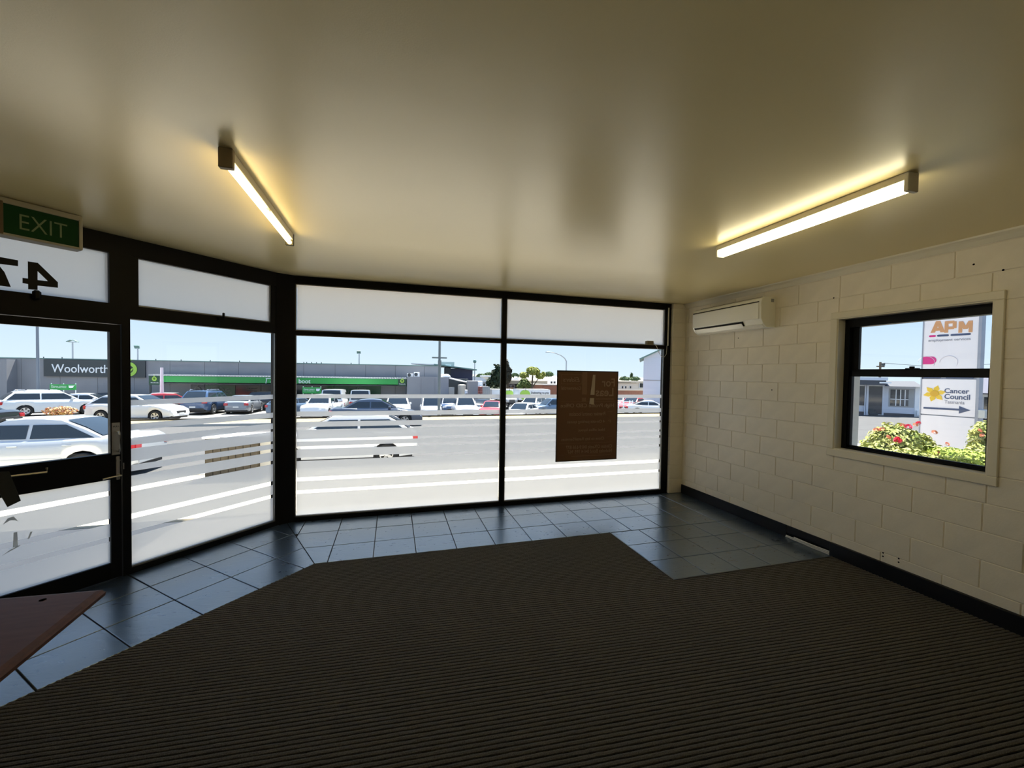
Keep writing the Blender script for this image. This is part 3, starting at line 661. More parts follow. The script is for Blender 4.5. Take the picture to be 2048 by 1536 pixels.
struct(strip_slab('ground_apron', -3.3, -1.0, -20, 7.9, 'forecourt', 0.02))
struct(strip_slab('ground_left_dark', -60, -3.3, -20, 7.9, mat('blue_grey_ground', (0.026, 0.031, 0.04), 0.9, var=0.1, vscale=2), 0.02))  # ground left of the apron, very dark blue-grey throughout


# ================================================================== cars
MT['tyre'] = mat('tyre_rubber', (0.015, 0.015, 0.015), 0.8)
MT['rim'] = mat('alloy_rim', (0.55, 0.56, 0.58), 0.3, metal=0.8)
MT['carglass'] = mat('car_glass', (0.015, 0.022, 0.03), 0.06, spec=0.8)
MT['lens'] = mat('headlight_lens', (0.7, 0.72, 0.75), 0.1, coat=0.5)
MT['red'] = mat('tail_light_red', (0.45, 0.01, 0.02), 0.2, coat=0.5)
MT['plate'] = mat('number_plate', (0.75, 0.75, 0.72), 0.5)
MT['trimblk'] = mat('black_trim', (0.02, 0.02, 0.022), 0.6)
PAINT = {}
def paint(c):
    if c not in PAINT:
        cols = {'white': (0.78, 0.79, 0.80), 'silver': (0.48, 0.51, 0.54), 'black': (0.012, 0.013, 0.016), 'red': (0.50, 0.03, 0.035), 'blue': (0.05, 0.10, 0.20), 'bluegrey': (0.12, 0.18, 0.26), 'darkgrey': (0.10, 0.12, 0.16), 'grey': (0.25, 0.27, 0.30), 'pearl': (0.68, 0.72, 0.74), 'navy': (0.03, 0.06, 0.13)}
        PAINT[c] = mat('car_paint_'+c, cols[c], 0.28, metal=0.25 if c in ('silver', 'bluegrey', 'darkgrey', 'grey', 'blue') else 0.0, coat=0.8)
    return PAINT[c]
TYPES = {
 'sedan': dict(L=4.7, W=1.80, H=1.45, zb=0.93, r=0.32, af=1.42, ar=-1.36, xa=1.05, xb=0.15, xc=-0.85, xd=-1.72, top=[(-2.35,.62),(-2.31,.90),(-2.1,.99),(-1.6,.985),(-.5,.955),(.75,.945),(1.05,.93),(1.85,.80),(2.2,.68),(2.35,.50)]),
 'hatch': dict(L=4.3, W=1.76, H=1.47, zb=0.94, r=0.31, af=1.36, ar=-1.26, xa=1.10, xb=0.2, xc=-1.25, xd=-2.02, top=[(-2.15,.60),(-2.12,.92),(-2.0,.97),(-1.0,.975),(.8,.955),(1.1,.93),(1.75,.80),(2.02,.67),(2.15,.50)]),
 'wagon': dict(L=4.75, W=1.80, H=1.56, zb=0.98, r=0.33, af=1.40, ar=-1.34, xa=1.10, xb=0.25, xc=-1.72, xd=-2.26, top=[(-2.37,.62),(-2.34,.97),(-2.2,1.0),(-1.0,1.0),(.8,.98),(1.1,.96),(1.9,.84),(2.22,.70),(2.37,.52)]),
 'suv': dict(L=4.6, W=1.84, H=1.69, zb=1.06, r=0.36, af=1.38, ar=-1.30, xa=1.15, xb=0.4, xc=-1.65, xd=-2.18, top=[(-2.3,.66),(-2.27,1.05),(-2.1,1.08),(-1.0,1.08),(.85,1.06),(1.15,1.04),(1.9,.95),(2.18,.82),(2.3,.58)]),
 'ute': dict(L=5.2, W=1.86, H=1.78, zb=1.10, r=0.38, af=1.62, ar=-1.50, xa=1.30, xb=0.62, xc=-0.72, xd=-0.98, top=[(-2.6,.70),(-2.58,1.06),(-2.4,1.10),(-1.0,1.10),(.9,1.10),(1.3,1.09),(2.25,1.02),(2.5,.88),(2.6,.60)]),
 'van': dict(L=4.9, W=1.88, H=1.98, zb=1.10, r=0.35, af=1.62, ar=-1.48, xa=1.85, xb=1.05, xc=-2.2, xd=-2.40, top=[(-2.45,.66),(-2.43,1.08),(-2.3,1.11),(-1.0,1.11),(1.5,1.10),(1.85,1.08),(2.2,.98),(2.4,.80),(2.45,.55)]),
 'coupe': dict(L=4.5, W=1.82, H=1.36, zb=0.90, r=0.33, af=1.38, ar=-1.30, xa=0.90, xb=0.0, xc=-0.75, xd=-1.80, top=[(-2.25,.60),(-2.21,.88),(-2.0,.96),(-1.6,.96),(-.5,.92),(.7,.91),(.9,.90),(1.7,.80),(2.1,.67),(2.25,.48)]),
}
WHEEL = {}
def wheel_meshes(r):
    if r in WHEEL: return WHEEL[r]
    f = lambda x, y, z: (x, z, y); w = 0.1
    t = MB().lathe([(r*0.62, -w), (r*0.93, -w), (r, -w*0.7), (r, w*0.7), (r*0.93, w), (r*0.62, w), (r*0.62, -w)], 24, f).mesh('tyre', smooth=True); t.materials.append(MT['tyre'])
    b = MB().lathe([(r*0.54, w*0.8), (r*0.64, w*0.85), (r*0.64, w*1.0), (r*0.55, w*0.96), (r*0.54, w*0.8)], 20, f)
    b.lathe([(0.0, w*0.9), (r*0.16, w*0.9), (r*0.16, w*0.5), (0, w*0.5)], 10, f)
    for k in range(5):
        a = 2*math.pi*k/5; c, s_ = math.cos(a), math.sin(a)
        pts = []
        for (u, v, h) in ((0.05, -.035, .6), (0.05, .035, .6), (r*.57, .05, .75), (r*.57, -.05, .75)):
            for hh in (0.0, 0.2): pts.append((u*c-v*s_, w*(h+hh), u*s_+v*c))
        b.quad_faces(pts, [(1, 3, 5, 7), (0, 6, 4, 2), (0, 2, 3, 1), (2, 4, 5, 3), (4, 6, 7, 5), (6, 0, 1, 7)])
    rm = b.mesh('rim'); rm.materials.append(MT['rim'])
    WHEEL[r] = (t, rm); return WHEEL[r]
def car(label, kind, col, X, Y, head, cat='car', z=None, near=False, rack=False, group=None, scale=1.0, name=None, steel=False):
    T = TYPES[kind]; L, W, H, zb, r = T['L'], T['W'], T['H'], T['zb'], T['r']; top = T['top']; pm = paint(col)
    root = empty(name or {'van': 'van', 'ute': 'utility_truck', 'suv': 'sport_utility_car', 'wagon': 'station_wagon', 'hatch': 'hatchback_car', 'sedan': 'sedan_car', 'coupe': 'coupe_car'}[kind])
    lab(root, label, cat, group)
    up = Vector((0, 0.03, 1)).normalized(); fw = Vector((math.cos(R(head)), math.sin(R(head)), 0)); fw = (fw-up*fw.dot(up)).normalized(); sd = up.cross(fw)
    zz = gc(X, Y)+0.005 if z is None else z
    root.matrix_world = Matrix(((fw.x, sd.x, up.x, X), (fw.y, sd.y, up.y, Y), (fw.z, sd.z, up.z, zz), (0, 0, 0, 1))) @ Matrix.Scale(scale, 4)
    zlow = 0.24 if kind not in ('suv', 'ute') else 0.30
    xs_ = set([p[0] for p in top]); ra = r+0.055
    for c in (T['af'], T['ar']):
        for k in range(9): xs_.add(round(c+ra*math.cos(math.pi*k/8), 3))
        xs_.add(round(c+ra+0.01, 3)); xs_.add(round(c-ra-0.01, 3))
    xs_ |= {-L/2+0.1, L/2-0.1, -L/2+0.03, L/2-0.03}; xs_ = sorted(x for x in xs_ if -L/2 <= x <= L/2)
    def hw(x):
        t = abs(x)/(L/2); return W/2*(1-0.05*t**4-0.16*max(0, (t-0.86)/0.14)**2)
    b = MB(); rings = []
    for x in xs_:
        zl = zlow + (0.10*max(0, (abs(x)/(L/2)-0.9)/0.1) if x else 0)
        for c in (T['af'], T['ar']):
            d = abs(x-c)
            if d < ra: zl = max(zl, r+math.sqrt(ra*ra-d*d))
        zt = max(lerp_pts(top, x), zl+0.02); w = hw(x); rg = []
        prof_ = [(0.95, 0.0), (0.985, 0.25), (1.0, 0.5), (0.995, 0.75), (0.965, 0.92), (0.90, 1.0)]
        for (a, t) in prof_: rg.append((x, w*a, zl+(zt-zl)*t))
        for a in (0.5, 0.0, -0.5): rg.append((x, w*a, zt+0.025*(1-a*a)))
        for (a, t) in reversed(prof_): rg.append((x, -w*a, zl+(zt-zl)*t))
        rings.append(rg)
    n = len(rings[0])
    for rg in rings: b.v += rg
    for i in range(len(rings)-1):
        for k in range(n-1):
            a = i*n+k; b.f.append((a, a+1, a+1+n, a+n))
    b.f.append(tuple(range(n))); b.f.append(tuple((len(rings)-1)*n+k for k in reversed(range(n))))
    body = b.build('body', pm, root, smooth=True, angle=40)
    box('underbody', -L/2+0.15, L/2-0.15, -W/2+0.12, W/2-0.12, 0.17, 0.62, 'trimblk', root)
    # cabin
    xa, xb, xc, xd = T['xa'], T['xb'], T['xc'], T['xd']; zf, zr = lerp_pts(top, xa)-0.02, lerp_pts(top, xd)-0.02
    roofp = [(xd, zr), (xd+(xc-xd)*0.5, zr+(H-0.03-zr)*0.56), (xc, H-0.035), (xc+(xb-xc)*0.35, H-0.004), (xc+(xb-xc)*0.65, H), (xb, H-0.03), (xb+(xa-xb)*0.5, zf+(H-0.03-zf)*0.56), (xa, zf)]
    wb = W/2*0.905; lean = 0.30 if kind not in ('van',) else 0.14
    def cw(zv): return wb-lean*max(0, zv-zb)
    cb_ = MB(); rr = []
    for (x, zt) in roofp:
        zl = lerp_pts(top, x)-0.03; zt = max(zt, zl+0.005)
        rg = [(x, cw(zl), zl), (x, cw((zl+zt)/2), (zl+zt)/2), (x, cw(zt)*0.985, zt-0.02 if zt > zl+0.05 else zt)]
        rg += [(x, cw(zt)*0.85, zt), (x, 0, zt+0.015), (x, -cw(zt)*0.85, zt)]
        rg += [(x, -cw(zt)*0.985, zt-0.02 if zt > zl+0.05 else zt), (x, -cw((zl+zt)/2), (zl+zt)/2), (x, -cw(zl), zl)]
        rr.append(rg)
    for rg in rr: cb_.v += rg
    for i in range(len(rr)-1):
        for k in range(8): a = i*9+k; cb_.f.append((a, a+1, a+10, a+9))
    cb_.build('cabin', pm, root, smooth=True, angle=50)
    def slope_glass(nm, x0, z0, x1, z1, k):
        # a pane following the bent slope (x0,z0) base -> (x1,z1) top
        g = MB(); dirx = 1 if x0 > x1 else -1; pts = []
        for t in (0.10, 0.5, 0.93):
            x = x0+(x1-x0)*t; zv = lerp_pts(roofp, x) if roofp[0][0] <= x <= roofp[-1][0] else z0
            for a in (-0.86, -0.45, 0, 0.45, 0.86): pts.append((x+dirx*0.012, cw(zv)*a, zv+0.014+0.013*(1-a*a)))
        fs = [(i*5+j, i*5+j+1, i*5+j+6, i*5+j+5) for i in range(2) for j in range(4)]
        g.quad_faces(pts, fs).build(nm, 'carglass', root, smooth=True)
    slope_glass('windscreen', xa, zf, xb, H, 1); slope_glass('rear_window', xd, zr, xc, H, 1)
    zs0, zs1 = zb+0.06, H-0.15
    def roofx_front(zv): return xa+(xb-xa)*(zv-zf)/(H-0.03-zf)-0.10
    def roofx_rear(zv): return xd+(xc-xd)*(zv-zr)/(H-0.035-zr)+0.10
    xm = (roofx_front(zs1)+roofx_rear(zs1))/2+0.02
    def side_pane(nm, q, s_):
        MB().quad_faces([(x, s_*(cw(zv)+0.006), zv) for x, zv in q], [tuple(range(len(q)))]).build(nm, 'carglass', root)
    for s_ in (1, -1):
        f_hi, r_hi = min(roofx_front(zs1), xb+0.1), max(roofx_rear(zs1), xc-0.25)
        if kind == 'van' and col != 'blue':
            side_pane('side_window', [(roofx_front(zs0)-0.05, zs0), (f_hi-0.05, zs1-0.1), (0.35, zs1-0.1), (0.35, zs0)], s_)
        else:
            side_pane('side_window', [(roofx_front(zs0), zs0), (f_hi, zs1), (xm+0.035, zs1), (xm+0.035, zs0)], s_)
            side_pane('side_window', [(xm-0.035, zs0), (xm-0.035, zs1), (r_hi, zs1), (roofx_rear(zs0)+0.02, zs0)], s_)
        mm = MB().box(-0.07, 0.07, 0, 0.16, 0, 0.13).build('door_mirror', pm, root, bevel=0.03, bseg=2); mm.location = (xa-0.42, wb-0.02 if s_ > 0 else -wb-0.14, zb+0.02)
    for (xw, s_) in ((T['af'], 1), (T['af'], -1), (T['ar'], 1), (T['ar'], -1)):
        t, rm = wheel_meshes(r)
        o = bpy.data.objects.new('wheel', t); COL.objects.link(o); o.parent = root; o.location = (xw, s_*(W/2-0.115), r)
        if s_ < 0: o.rotation_euler = (0, 0, math.pi)
        q = bpy.data.objects.new('rim', rm); COL.objects.link(q); q.parent = o
    zl0 = lerp_pts(top, L/2-0.2)
    for s_ in (1, -1):
        y0, y1 = sorted((s_*W*0.26, s_*W*0.445))
        h = MB().box(L/2-0.28, L/2-0.07, y0, y1, zl0-0.19, zl0-0.06).build('headlight', 'lens', root, bevel=0.03, bseg=2)
        y0, y1 = sorted((s_*W*0.30, s_*W*0.455)); zt0 = lerp_pts(top, -L/2+0.1)
        MB().box(-L/2-0.005, -L/2+0.22, y0, y1, zt0-0.26, zt0-0.08).build('tail_light', 'red', root, bevel=0.02)
    MB().box(L/2-0.12, L/2+0.004, -W*0.22, W*0.22, 0.42, min(0.62, zl0-0.12)).build('grille', 'trimblk', root, bevel=0.02)
    box('front_bumper', L/2-0.10, L/2+0.012, -W*0.36, W*0.36, 0.28, 0.40, 'trimblk' if col in ('black', 'ute') else pm, root, 0.02)
    box('number_plate', L/2+0.008, L/2+0.02, -0.19, 0.19, 0.36, 0.47, 'plate', root); box('number_plate', -L/2-0.014, -L/2-0.002, -0.19, 0.19, 0.50, 0.61, 'plate', root)
    box('rear_bumper', -L/2-0.012, -L/2+0.12, -W*0.38, W*0.38, 0.30, 0.48, 'trimblk' if kind in ('suv', 'wagon', 'ute') else pm, root, 0.02)
    if near:
        for s_ in (1, -1):
            for xh in (xm+0.22, xm-0.75):
                o = MB().box(-0.09, 0.09, -0.012, 0.012, -0.018, 0.018).build('door_handle', pm, root, bevel=0.008); o.location = (xh, s_*(W/2-0.005), zb-0.10)
            box('side_moulding', -1.0, 1.05, s_*(W/2-0.012), s_*(W/2+0.006), 0.50, 0.54, 'grey' if False else pm, root)
    if rack:
        for s_ in (1, -1):
            MB().tube([(xc+0.1, s_*cw(H)*0.82, H-0.01), (xc+0.15, s_*cw(H)*0.82, H+0.07), (xb-0.2, s_*cw(H)*0.82, H+0.07), (xb-0.12, s_*cw(H)*0.82, H-0.01)], 0.02, 6).build('roof_rail', 'rim', root)
        for xr in (xc+0.45, xb-0.55): box('roof_bar', xr-0.03, xr+0.03, -cw(H)*0.86, cw(H)*0.86, H+0.06, H+0.10, 'trimblk', root)
    if kind == 'ute':
        box('tray_bed', -L/2+0.12, xd-0.1, -W/2+0.16, W/2-0.16, 1.125, 1.135, 'trimblk', root)
    return root
def cx(px, Y): return at(px, 800, Y).x
car('silver sedan parked at the near kerb outside the glass door', 'sedan', 'silver', -8.35, 12.75, 181, near=True)
car('white hatchback parked at the near kerb, sliced up by the frosted bands', 'hatch', 'white', -1.40, 12.95, 180, near=True, scale=0.98)
car('dark blue-grey sedan parked along the far kerb of the street', 'sedan', 'darkgrey', cx(748, 24.3)+0.2, 24.3, 0, scale=1.04)
car('white hatchback with its nose to the right at the car park edge', 'hatch', 'white', cx(274, 30.6)+0.3, 30.2, -9, scale=1.1)
car('blue sport utility car seen from behind beside the red car', 'suv', 'blue', cx(414, 37.2), 37.6, 86, rack=True, scale=1.06)
car('white station wagon with roof bars seen from behind under the store sign', 'wagon', 'pearl', cx(100, 36.5), 36.8, 42, rack=True, scale=1.08)
car('white car facing the street at the far left behind the wagon', 'suv', 'white', cx(18, 40), 41.6, 250)
car('black sedan with its tail at the left edge of the door glass', 'sedan', 'black', -19.15, 24.2, 180)
car('white car half hidden behind the white station wagon', 'sedan', 'white', cx(178, 40.6), 40.6, 8)
car('dark car parked behind the mullion, right of the wagon', 'sedan', 'black', cx(231, 44.2), 44.3, 0)
car('red hatchback parked left of the blue sport utility car', 'hatch', 'red', cx(312, 39), 38.9, 205)
car('white car showing just its roof behind the red hatchback', 'hatch', 'white', cx(340, 42), 42.4, 0)
car('silver sedan parked right of the blue sport utility car', 'sedan', 'grey', cx(490, 38.6), 38.6, 92)
car('black sport utility car parked behind the silver sedan near the dark shop windows', 'suv', 'black', cx(548, 42), 42.0, 0)
car('blue hatchback cut off by the corner post', 'hatch', 'bluegrey', cx(590, 36), 36.0, 60)
car('white utility truck with a black grille facing the street', 'ute', 'white', cx(648, 33.5), 33.4, 262, cat='utility truck')
car('white van whose roof shows above the top frosted band near the corner post', 'van', 'white', cx(670, 40), 40.2, 90, cat='van', scale=1.05)
car('second white van roof, half hidden by the dark blue-grey sedan', 'van', 'pearl', cx(722, 40), 40.2, 92, cat='van', scale=1.05)
car('white four wheel drive facing the street behind the blue-grey sedan', 'suv', 'white', cx(796, 33), 33.2, 268, scale=1.06)
car('white van facing the street beside the tall lamp pole', 'van', 'white', cx(862, 34), 34.6, 268, cat='van', scale=0.88)
car('dark blue sport utility car between two white vehicles facing the street', 'suv', 'navy', cx(899, 38.8), 38.8, 268)
car('white utility truck right of the tall lamp pole', 'ute', 'white', cx(931, 33), 33.5, 267, cat='utility truck')
car('black sedan between the white utility truck and the red car', 'sedan', 'black', cx(962, 39.3), 39.3, 268)
car('red sedan beside the window mullion', 'sedan', 'red', cx(985, 34.3), 34.3, 250)
car('white hatchback just right of the window mullion', 'hatch', 'white', cx(1045, 31.2), 31.2, 232, scale=0.96)
car('white sport utility car behind the white hatchback', 'suv', 'white', cx(1066, 38.8), 38.8, 228, scale=0.95)
car('blue-grey sport utility car left of the brown sign', 'suv', 'bluegrey', cx(1104, 34), 33.6, 182, rack=True, scale=0.96)
car('red hatchback behind the white rail fence, nearer the brown sign', 'hatch', 'red', cx(1238, 42.5), 42.5, 225)
car('red sedan behind the white rail fence, nearer the pale house', 'sedan', 'red', cx(1266, 36.6), 36.6, 215)
car('white coupe in front of the pale house at the right', 'coupe', 'white', cx(1302, 31.0)+0.2, 31.0, -32)

# ================================================================== supermarket across the street
FA = R(6.2); FD = Vector((math.cos(FA), -math.sin(FA), 0)); FN = Vector((-math.sin(FA), -math.cos(FA), 0)); FO = Vector((-21.7, 46.0, 0))
def F(px, py, off=0.0):
    d = ray(px, py); p0 = FO+FN*off; q = EYEP+d*((p0-EYEP).dot(FN)/d.dot(FN)); return (q-FO).dot(FD), q.z
MT['store'] = mat('store_grey_panel', (0.27, 0.275, 0.29), 0.8, var=0.05, vscale=0.8)
MT['store_dark'] = mat('store_charcoal', (0.05, 0.06, 0.065), 0.6)
MT['green'] = mat('awning_green', (0.025, 0.30, 0.06), 0.5); MT['dgreen'] = mat('dark_green_panel', (0.01, 0.06, 0.03), 0.5)
MT['lime'] = mat('lime_logo', (0.35, 0.60, 0.08), 0.5); MT['white'] = mat('sign_white', (0.85, 0.87, 0.88), 0.5)
MT['shopglass'] = mat('dark_shop_glass', (0.02, 0.025, 0.02), 0.15); MT['navybox'] = mat('navy_cladding', (0.025, 0.03, 0.07), 0.6)
MT['metal'] = mat('galvanised_metal', (0.45, 0.48, 0.50), 0.45, metal=0.6); MT['roofgreen'] = mat('roof_edge_green', (0.12, 0.22, 0.20), 0.5)
MT['faint'] = mat('faded_decal', (0.16, 0.17, 0.14), 0.6); MT['decal'] = mat('decal_green', (0.02, 0.08, 0.03), 0.4)
FM = Matrix(((FD.x, -FN.x, 0, FO.x), (FD.y, -FN.y, 0, FO.y), (0, 0, 1, 0), (0, 0, 0, 1)))
def froot(name, label, cat, group=None, kind=None):
    o = empty(name); o.matrix_world = FM; lab(o, label, cat, group)
    return o
def fb(par, name, px0, py0, px1, py1, off0, off1, m, bevel=0.0, zb_=None):
    # box whose front face (off1 metres in front of the facade) fills the given sight lines
    x0, z1 = F(px0, py0, off1); x1, z0 = F(px1, py1, off1)
    if zb_ is not None: z0 = zb_
    return box(name, x0, x1, -off1, -off0, z0, z1, m, par, bevel)
def ftext(par, name, s, px0, px1, py0, py1, off, m, **kw):
    x0, z1 = F(px0, py0, off); x1, z0 = F(px1, py1, off)
    o = obj(name, text_mesh(s, height=abs(z1-z0), width=abs(x1-x0), depth=0.05, **kw), m, par); o.location = (x0, -off, min(z0, z1)); return o
store = froot('supermarket_building', 'long grey supermarket building across the car park', 'building')
ZB = gz(46)-1.2
xl, _ = F(-160, 740); xr, _ = F(882, 740); ztop = (F(300, 720.5)[1]+F(800, 730.5)[1])/2
k = 0; x = xl; pw = 2.93
pm_ = {}
xs0 = F(340, 740)[0]; x = xs0-pw*math.ceil((xs0-xl)/pw)
while x < xr-0.1:
    x1 = min(x+pw, xr); box('wall_panel', x+0.012, x1-0.012, 0.0, 0.25, ZB, ztop-0.05, 'store', store); x = x1
box('wall_core', xl, xr, 0.10, 14.0, ZB, ztop-0.10, 'store_dark', store)
box('parapet_cap', xl, xr, -0.06, 0.35, ztop-0.05, ztop+0.03, 'roofgreen', store)
box('roof_deck', xl, xr, 0.3, 14, ztop-0.12, ztop-0.02, 'metal', store)
fb(store, 'pilaster', -80, 716.5, 14, 800, 0.0, 0.9, 'store', zb_=ZB)
for px in (52, 66, 104, 213, 297, 349, 409, 469, 601, 607, 617, 627, 637, 698): 
    x, z = F(px, 722); MB().tube([(x, 1.0, ztop-0.05), (x, 1.0, ztop+0.16)], 0.04, 6).build('roof_bolt', 'store_dark', store)
sg = froot('store_sign', 'charcoal sign board with white Woolworths lettering on the grey wall', 'sign')
fb(sg, 'sign_board', 87, 718.5, 290, 755.0, 0.02, 0.16, 'store_dark')
ftext(sg, 'sign_lettering', 'Woolworths', 103, 227, 728.0, 746.5, 0.17, 'white', bold=0.004)
def logo(par, px, py, rr, off, col='lime', inner='store_dark'):
    x, z = F(px, py, off); fn_ = lambda a, b_, h: (x+a, -off-h, z+b_)
    MB().lathe([(rr*0.56, 0.0), (rr, 0.0), (rr, 0.04), (rr*0.56, 0.04), (rr*0.56, 0)], 28, fn_).build('logo_ring', col, par)
    MB().lathe([(0, 0.045), (rr*0.36, 0.045)], 16, fn_).build('logo_centre', inner, par)
    q = [(x-rr*0.45, z+rr*1.02), (x-rr*0.05, z+rr*1.05), (x+rr*0.35, z+rr*1.35), (x-rr*0.1, z+rr*1.45)]
    MB().prism(q, -off-0.04, -off, lambda a, b_, t: (a, t, b_)).build('logo_leaf', col, par)
    q = [(x-rr*0.55, z+rr*0.1), (x-rr*0.2, z-rr*0.4), (x, z-rr*0.05), (x+rr*0.2, z-rr*0.4), (x+rr*0.55, z+rr*0.1), (x+rr*0.4, z+rr*0.15), (x+rr*0.18, z-rr*0.1), (x, z+rr*0.25), (x-rr*0.18, z-rr*0.1), (x-rr*0.4, z+rr*0.15)]
    MB().prism(q, -off-0.05, -off-0.01, lambda a, b_, t: (a, t, b_)).build('logo_letter', col, par)
logo(sg, 258, 738.5, 0.66, 0.17)
# green awning
aw = froot('shop_awning', 'bright green awning along the supermarket front with Direct to boot lettering', 'awning')
OA = 1.8
fb(aw, 'fascia', 320, 752.0, 796, 769.2, OA-0.1, OA, 'green'); fb(aw, 'end_panel', 297.5, 751.5, 320, 769.6, OA-0.1, OA+0.02, 'dgreen'); fb(aw, 'end_panel', 796, 756.5, 813, 771.5, OA-0.1, OA+0.02, 'dgreen')
x0, z1 = F(297.5, 751.5, OA); x1, z0 = F(813, 771, OA); z_top = F(560, 754.2, OA)[1]; z_bot = F(560, 770.2, OA)[1]
nrib = 90
b = MB()
for i in range(nrib):
    xa_ = x0+(x1-x0)*i/nrib; b.box(xa_, xa_+(x1-x0)/nrib*0.55, -OA-0.05, -0.02, z_top+0.02, z_top+0.09)
o = b.build('roof_ribs', 'metal', aw); o['kind'] = 'stuff'
box('roof_sheet', x0, x1, -OA-0.04, -0.02, z_top-0.02, z_top+0.02, 'metal', aw); box('awning_soffit', x0, x1, -OA+0.1, -0.02, z_bot+0.02, z_bot+0.08, 'store_dark', aw)
ftext(aw, 'awning_lettering', 'Direct to boot', 547, 621, 757.2, 766.8, OA+0.01, 'white', bold=0.006)
for pl in ([(532, 757), (545, 757)], [(532, 767), (534, 757)], [(541, 764), (549, 764)]):
    a = F(*pl[0], OA); c = F(*pl[1], OA); MB().tube([(a[0], -OA-0.03, a[1]), (c[0], -OA-0.03, c[1])], 0.035, 6).build('awning_icon', 'white', aw)
logo(aw, 309, 757.6, 0.19, OA+0.03, inner='dgreen'); logo(aw, 804.5, 762.0, 0.19, OA+0.03, inner='dgreen')
ftext(aw, 'awning_small_lettering', 'Woolworths', 301.5, 317.5, 764.2, 766.4, OA+0.03, 'white'); ftext(aw, 'awning_small_lettering', 'Woolworths', 798, 811, 767.0, 769.0, OA+0.03, 'white')
for px in (299.5, 811.5):
    x, _ = F(px, 770, OA); box('awning_post', x-0.06, x+0.06, -OA+0.02, -OA+0.14, ZB+0.1, z_bot+0.05, 'store_dark', aw)
# shopfront glass under the awning
sf = store
for (a, c) in ((381, 410), (410, 471), (471, 522), (522, 556), (590, 612), (612, 668), (668, 715), (715, 762)):
    fb(sf, 'shop_window', a+0.6, 769.5, c-0.6, 806, 0.02, 0.10, 'shopglass')
for (a, c, t0) in ((410, 471, 'decal'), (668, 762, 'decal')): fb(sf, 'window_poster', a+1, 770.5, c-1, 803, 0.10, 0.12, t0)
ftext(sf, 'poster_lettering', 'Direct', 440, 460, 775, 781.5, 0.14, 'faint', bold=0.01); ftext(sf, 'poster_lettering', 'to boot', 440, 464, 782.5, 787.5, 0.14, 'faint', bold=0.01)
ftext(sf, 'poster_lettering', 'Direct', 715, 732, 774.5, 780.5, 0.14, 'faint', bold=0.01); ftext(sf, 'poster_lettering', 'to boot', 715, 735, 781.5, 786.5, 0.14, 'faint', bold=0.01)
ftext(sf, 'poster_lettering', 'Tap "arrived"', 493, 515, 775, 778.5, 0.14, 'faint'); ftext(sf, 'poster_lettering', 'on the app', 493, 513, 780, 783, 0.14, 'faint')
ftext(sf, 'poster_lettering', 'Tap "arrived"', 643, 661, 775.5, 779, 0.14, 'faint'); ftext(sf, 'poster_lettering', 'on the app', 644, 659, 780.5, 783.5, 0.14, 'faint')
logo(sf, 395, 780.5, 0.33, 0.14, 'faint', 'shopglass')
for (a, c) in ((422, 437), (696, 712)):
    for (pa, pb_) in (((a, 788), (a+2, 776)), ((a+2, 776), (c, 776)), ((c, 776), (c, 788))):
        u, v = F(*pa, 0.15), F(*pb_, 0.15); MB().tube([(u[0], -0.15, u[1]), (v[0], -0.15, v[1])], 0.04, 5).build('poster_icon', 'faint', sf)
# lower grey store room at the right end, with rooftop gear
sr = froot('store_annex', 'low plain grey block at the right end of the supermarket', 'building')
x0 = F(814, 760, 1.9)[0]; x1 = F(897.5, 760, 1.9)[0]; za = F(850, 753.8, 1.9)[1]; n = 3
for i in range(n): box('wall_panel', x0+(x1-x0)*i/n+0.01, x0+(x1-x0)*(i+1)/n-0.01, -1.9, -1.7, ZB, za, 'store', sr)
box('annex_core', x0, x1, -1.8, -0.02, ZB, za-0.03, 'store', sr)
for (a, b0, c, d, nm) in ((814, 747, 825, 753.2, 'left and lower'), (827.5, 744.6, 838.5, 753.2, 'right and taller')):
    r_ = froot('condenser_unit', 'white air conditioner condenser on the grey annex roof, the '+nm+' one', 'condenser', 'condensers on the annex roof')
    fb(r_, 'casing', a, b0, c, d, 1.0, 1.5, 'white', 0.02, zb_=za)
    x, z = F((a+c)/2-1, (b0+d)/2, 1.51); MB().lathe([(0.0, 0), (0.17, 0), (0.17, 0.03), (0, 0.03)], 16, lambda p, q, h: (x+p, -1.51-h, z+q)).build('fan_guard', 'store_dark', r_)
# navy box and slanted roof at the right
nv = froot('navy_hall', 'dark navy hall with a slanted roof rising behind the grey annex', 'building')
za0 = F(915, 736.5, -4)[1]
for (a, c, m) in ((889.5, 901, 'store_dark'), (901, 944.5, 'navybox')): fb(nv, 'wall', a, 735.0 if a < 900 else 737.0, c, 790, -10, -4 if a > 900 else -3.9, m, zb_=ZB)
xa_, za_ = F(868, 727.5, -3.5); xb_, zb2 = F(953.5, 738.6, -3.5)
MB().prism([(xa_, za_-0.12), (xb_, zb2-0.14), (xb_, zb2), (xa_, za_)], 3.3, 10.5, lambda p, z, t: (p, t, z)).build('slanted_roof', 'roofgreen', nv)
xa2, za2 = F(822, 726.5, -6); MB().prism([(xa2, za2-0.1), (xa_, za_-0.12), (xa_, za_), (xa2, za2+0.02)], 6, 10.5, lambda p, z, t: (p, t, z)).build('roof_sheet', 'metal', nv)
fb(nv, 'roof_plant_box', 882, 723.5, 908.5, 735, -9, -6, 'metal'); fb(nv, 'roof_duct', 891, 729, 902.5, 733.5, -4.6, -4.2, 'white')
r_ = froot('satellite_dome', 'white dome vent on the end of the annex roof', 'vent'); x, z = F(892.5, 752.5, 1.6)
MB().lathe([(0.0, 0.30), (0.20, 0.28), (0.38, 0.16), (0.42, 0.06), (0.42, 0.0), (0.0, 0.0)], 18, lambda p, q, h: (x+p, -1.4+q, za+h+0.02)).build('dome_cap', 'white', r_, smooth=True)
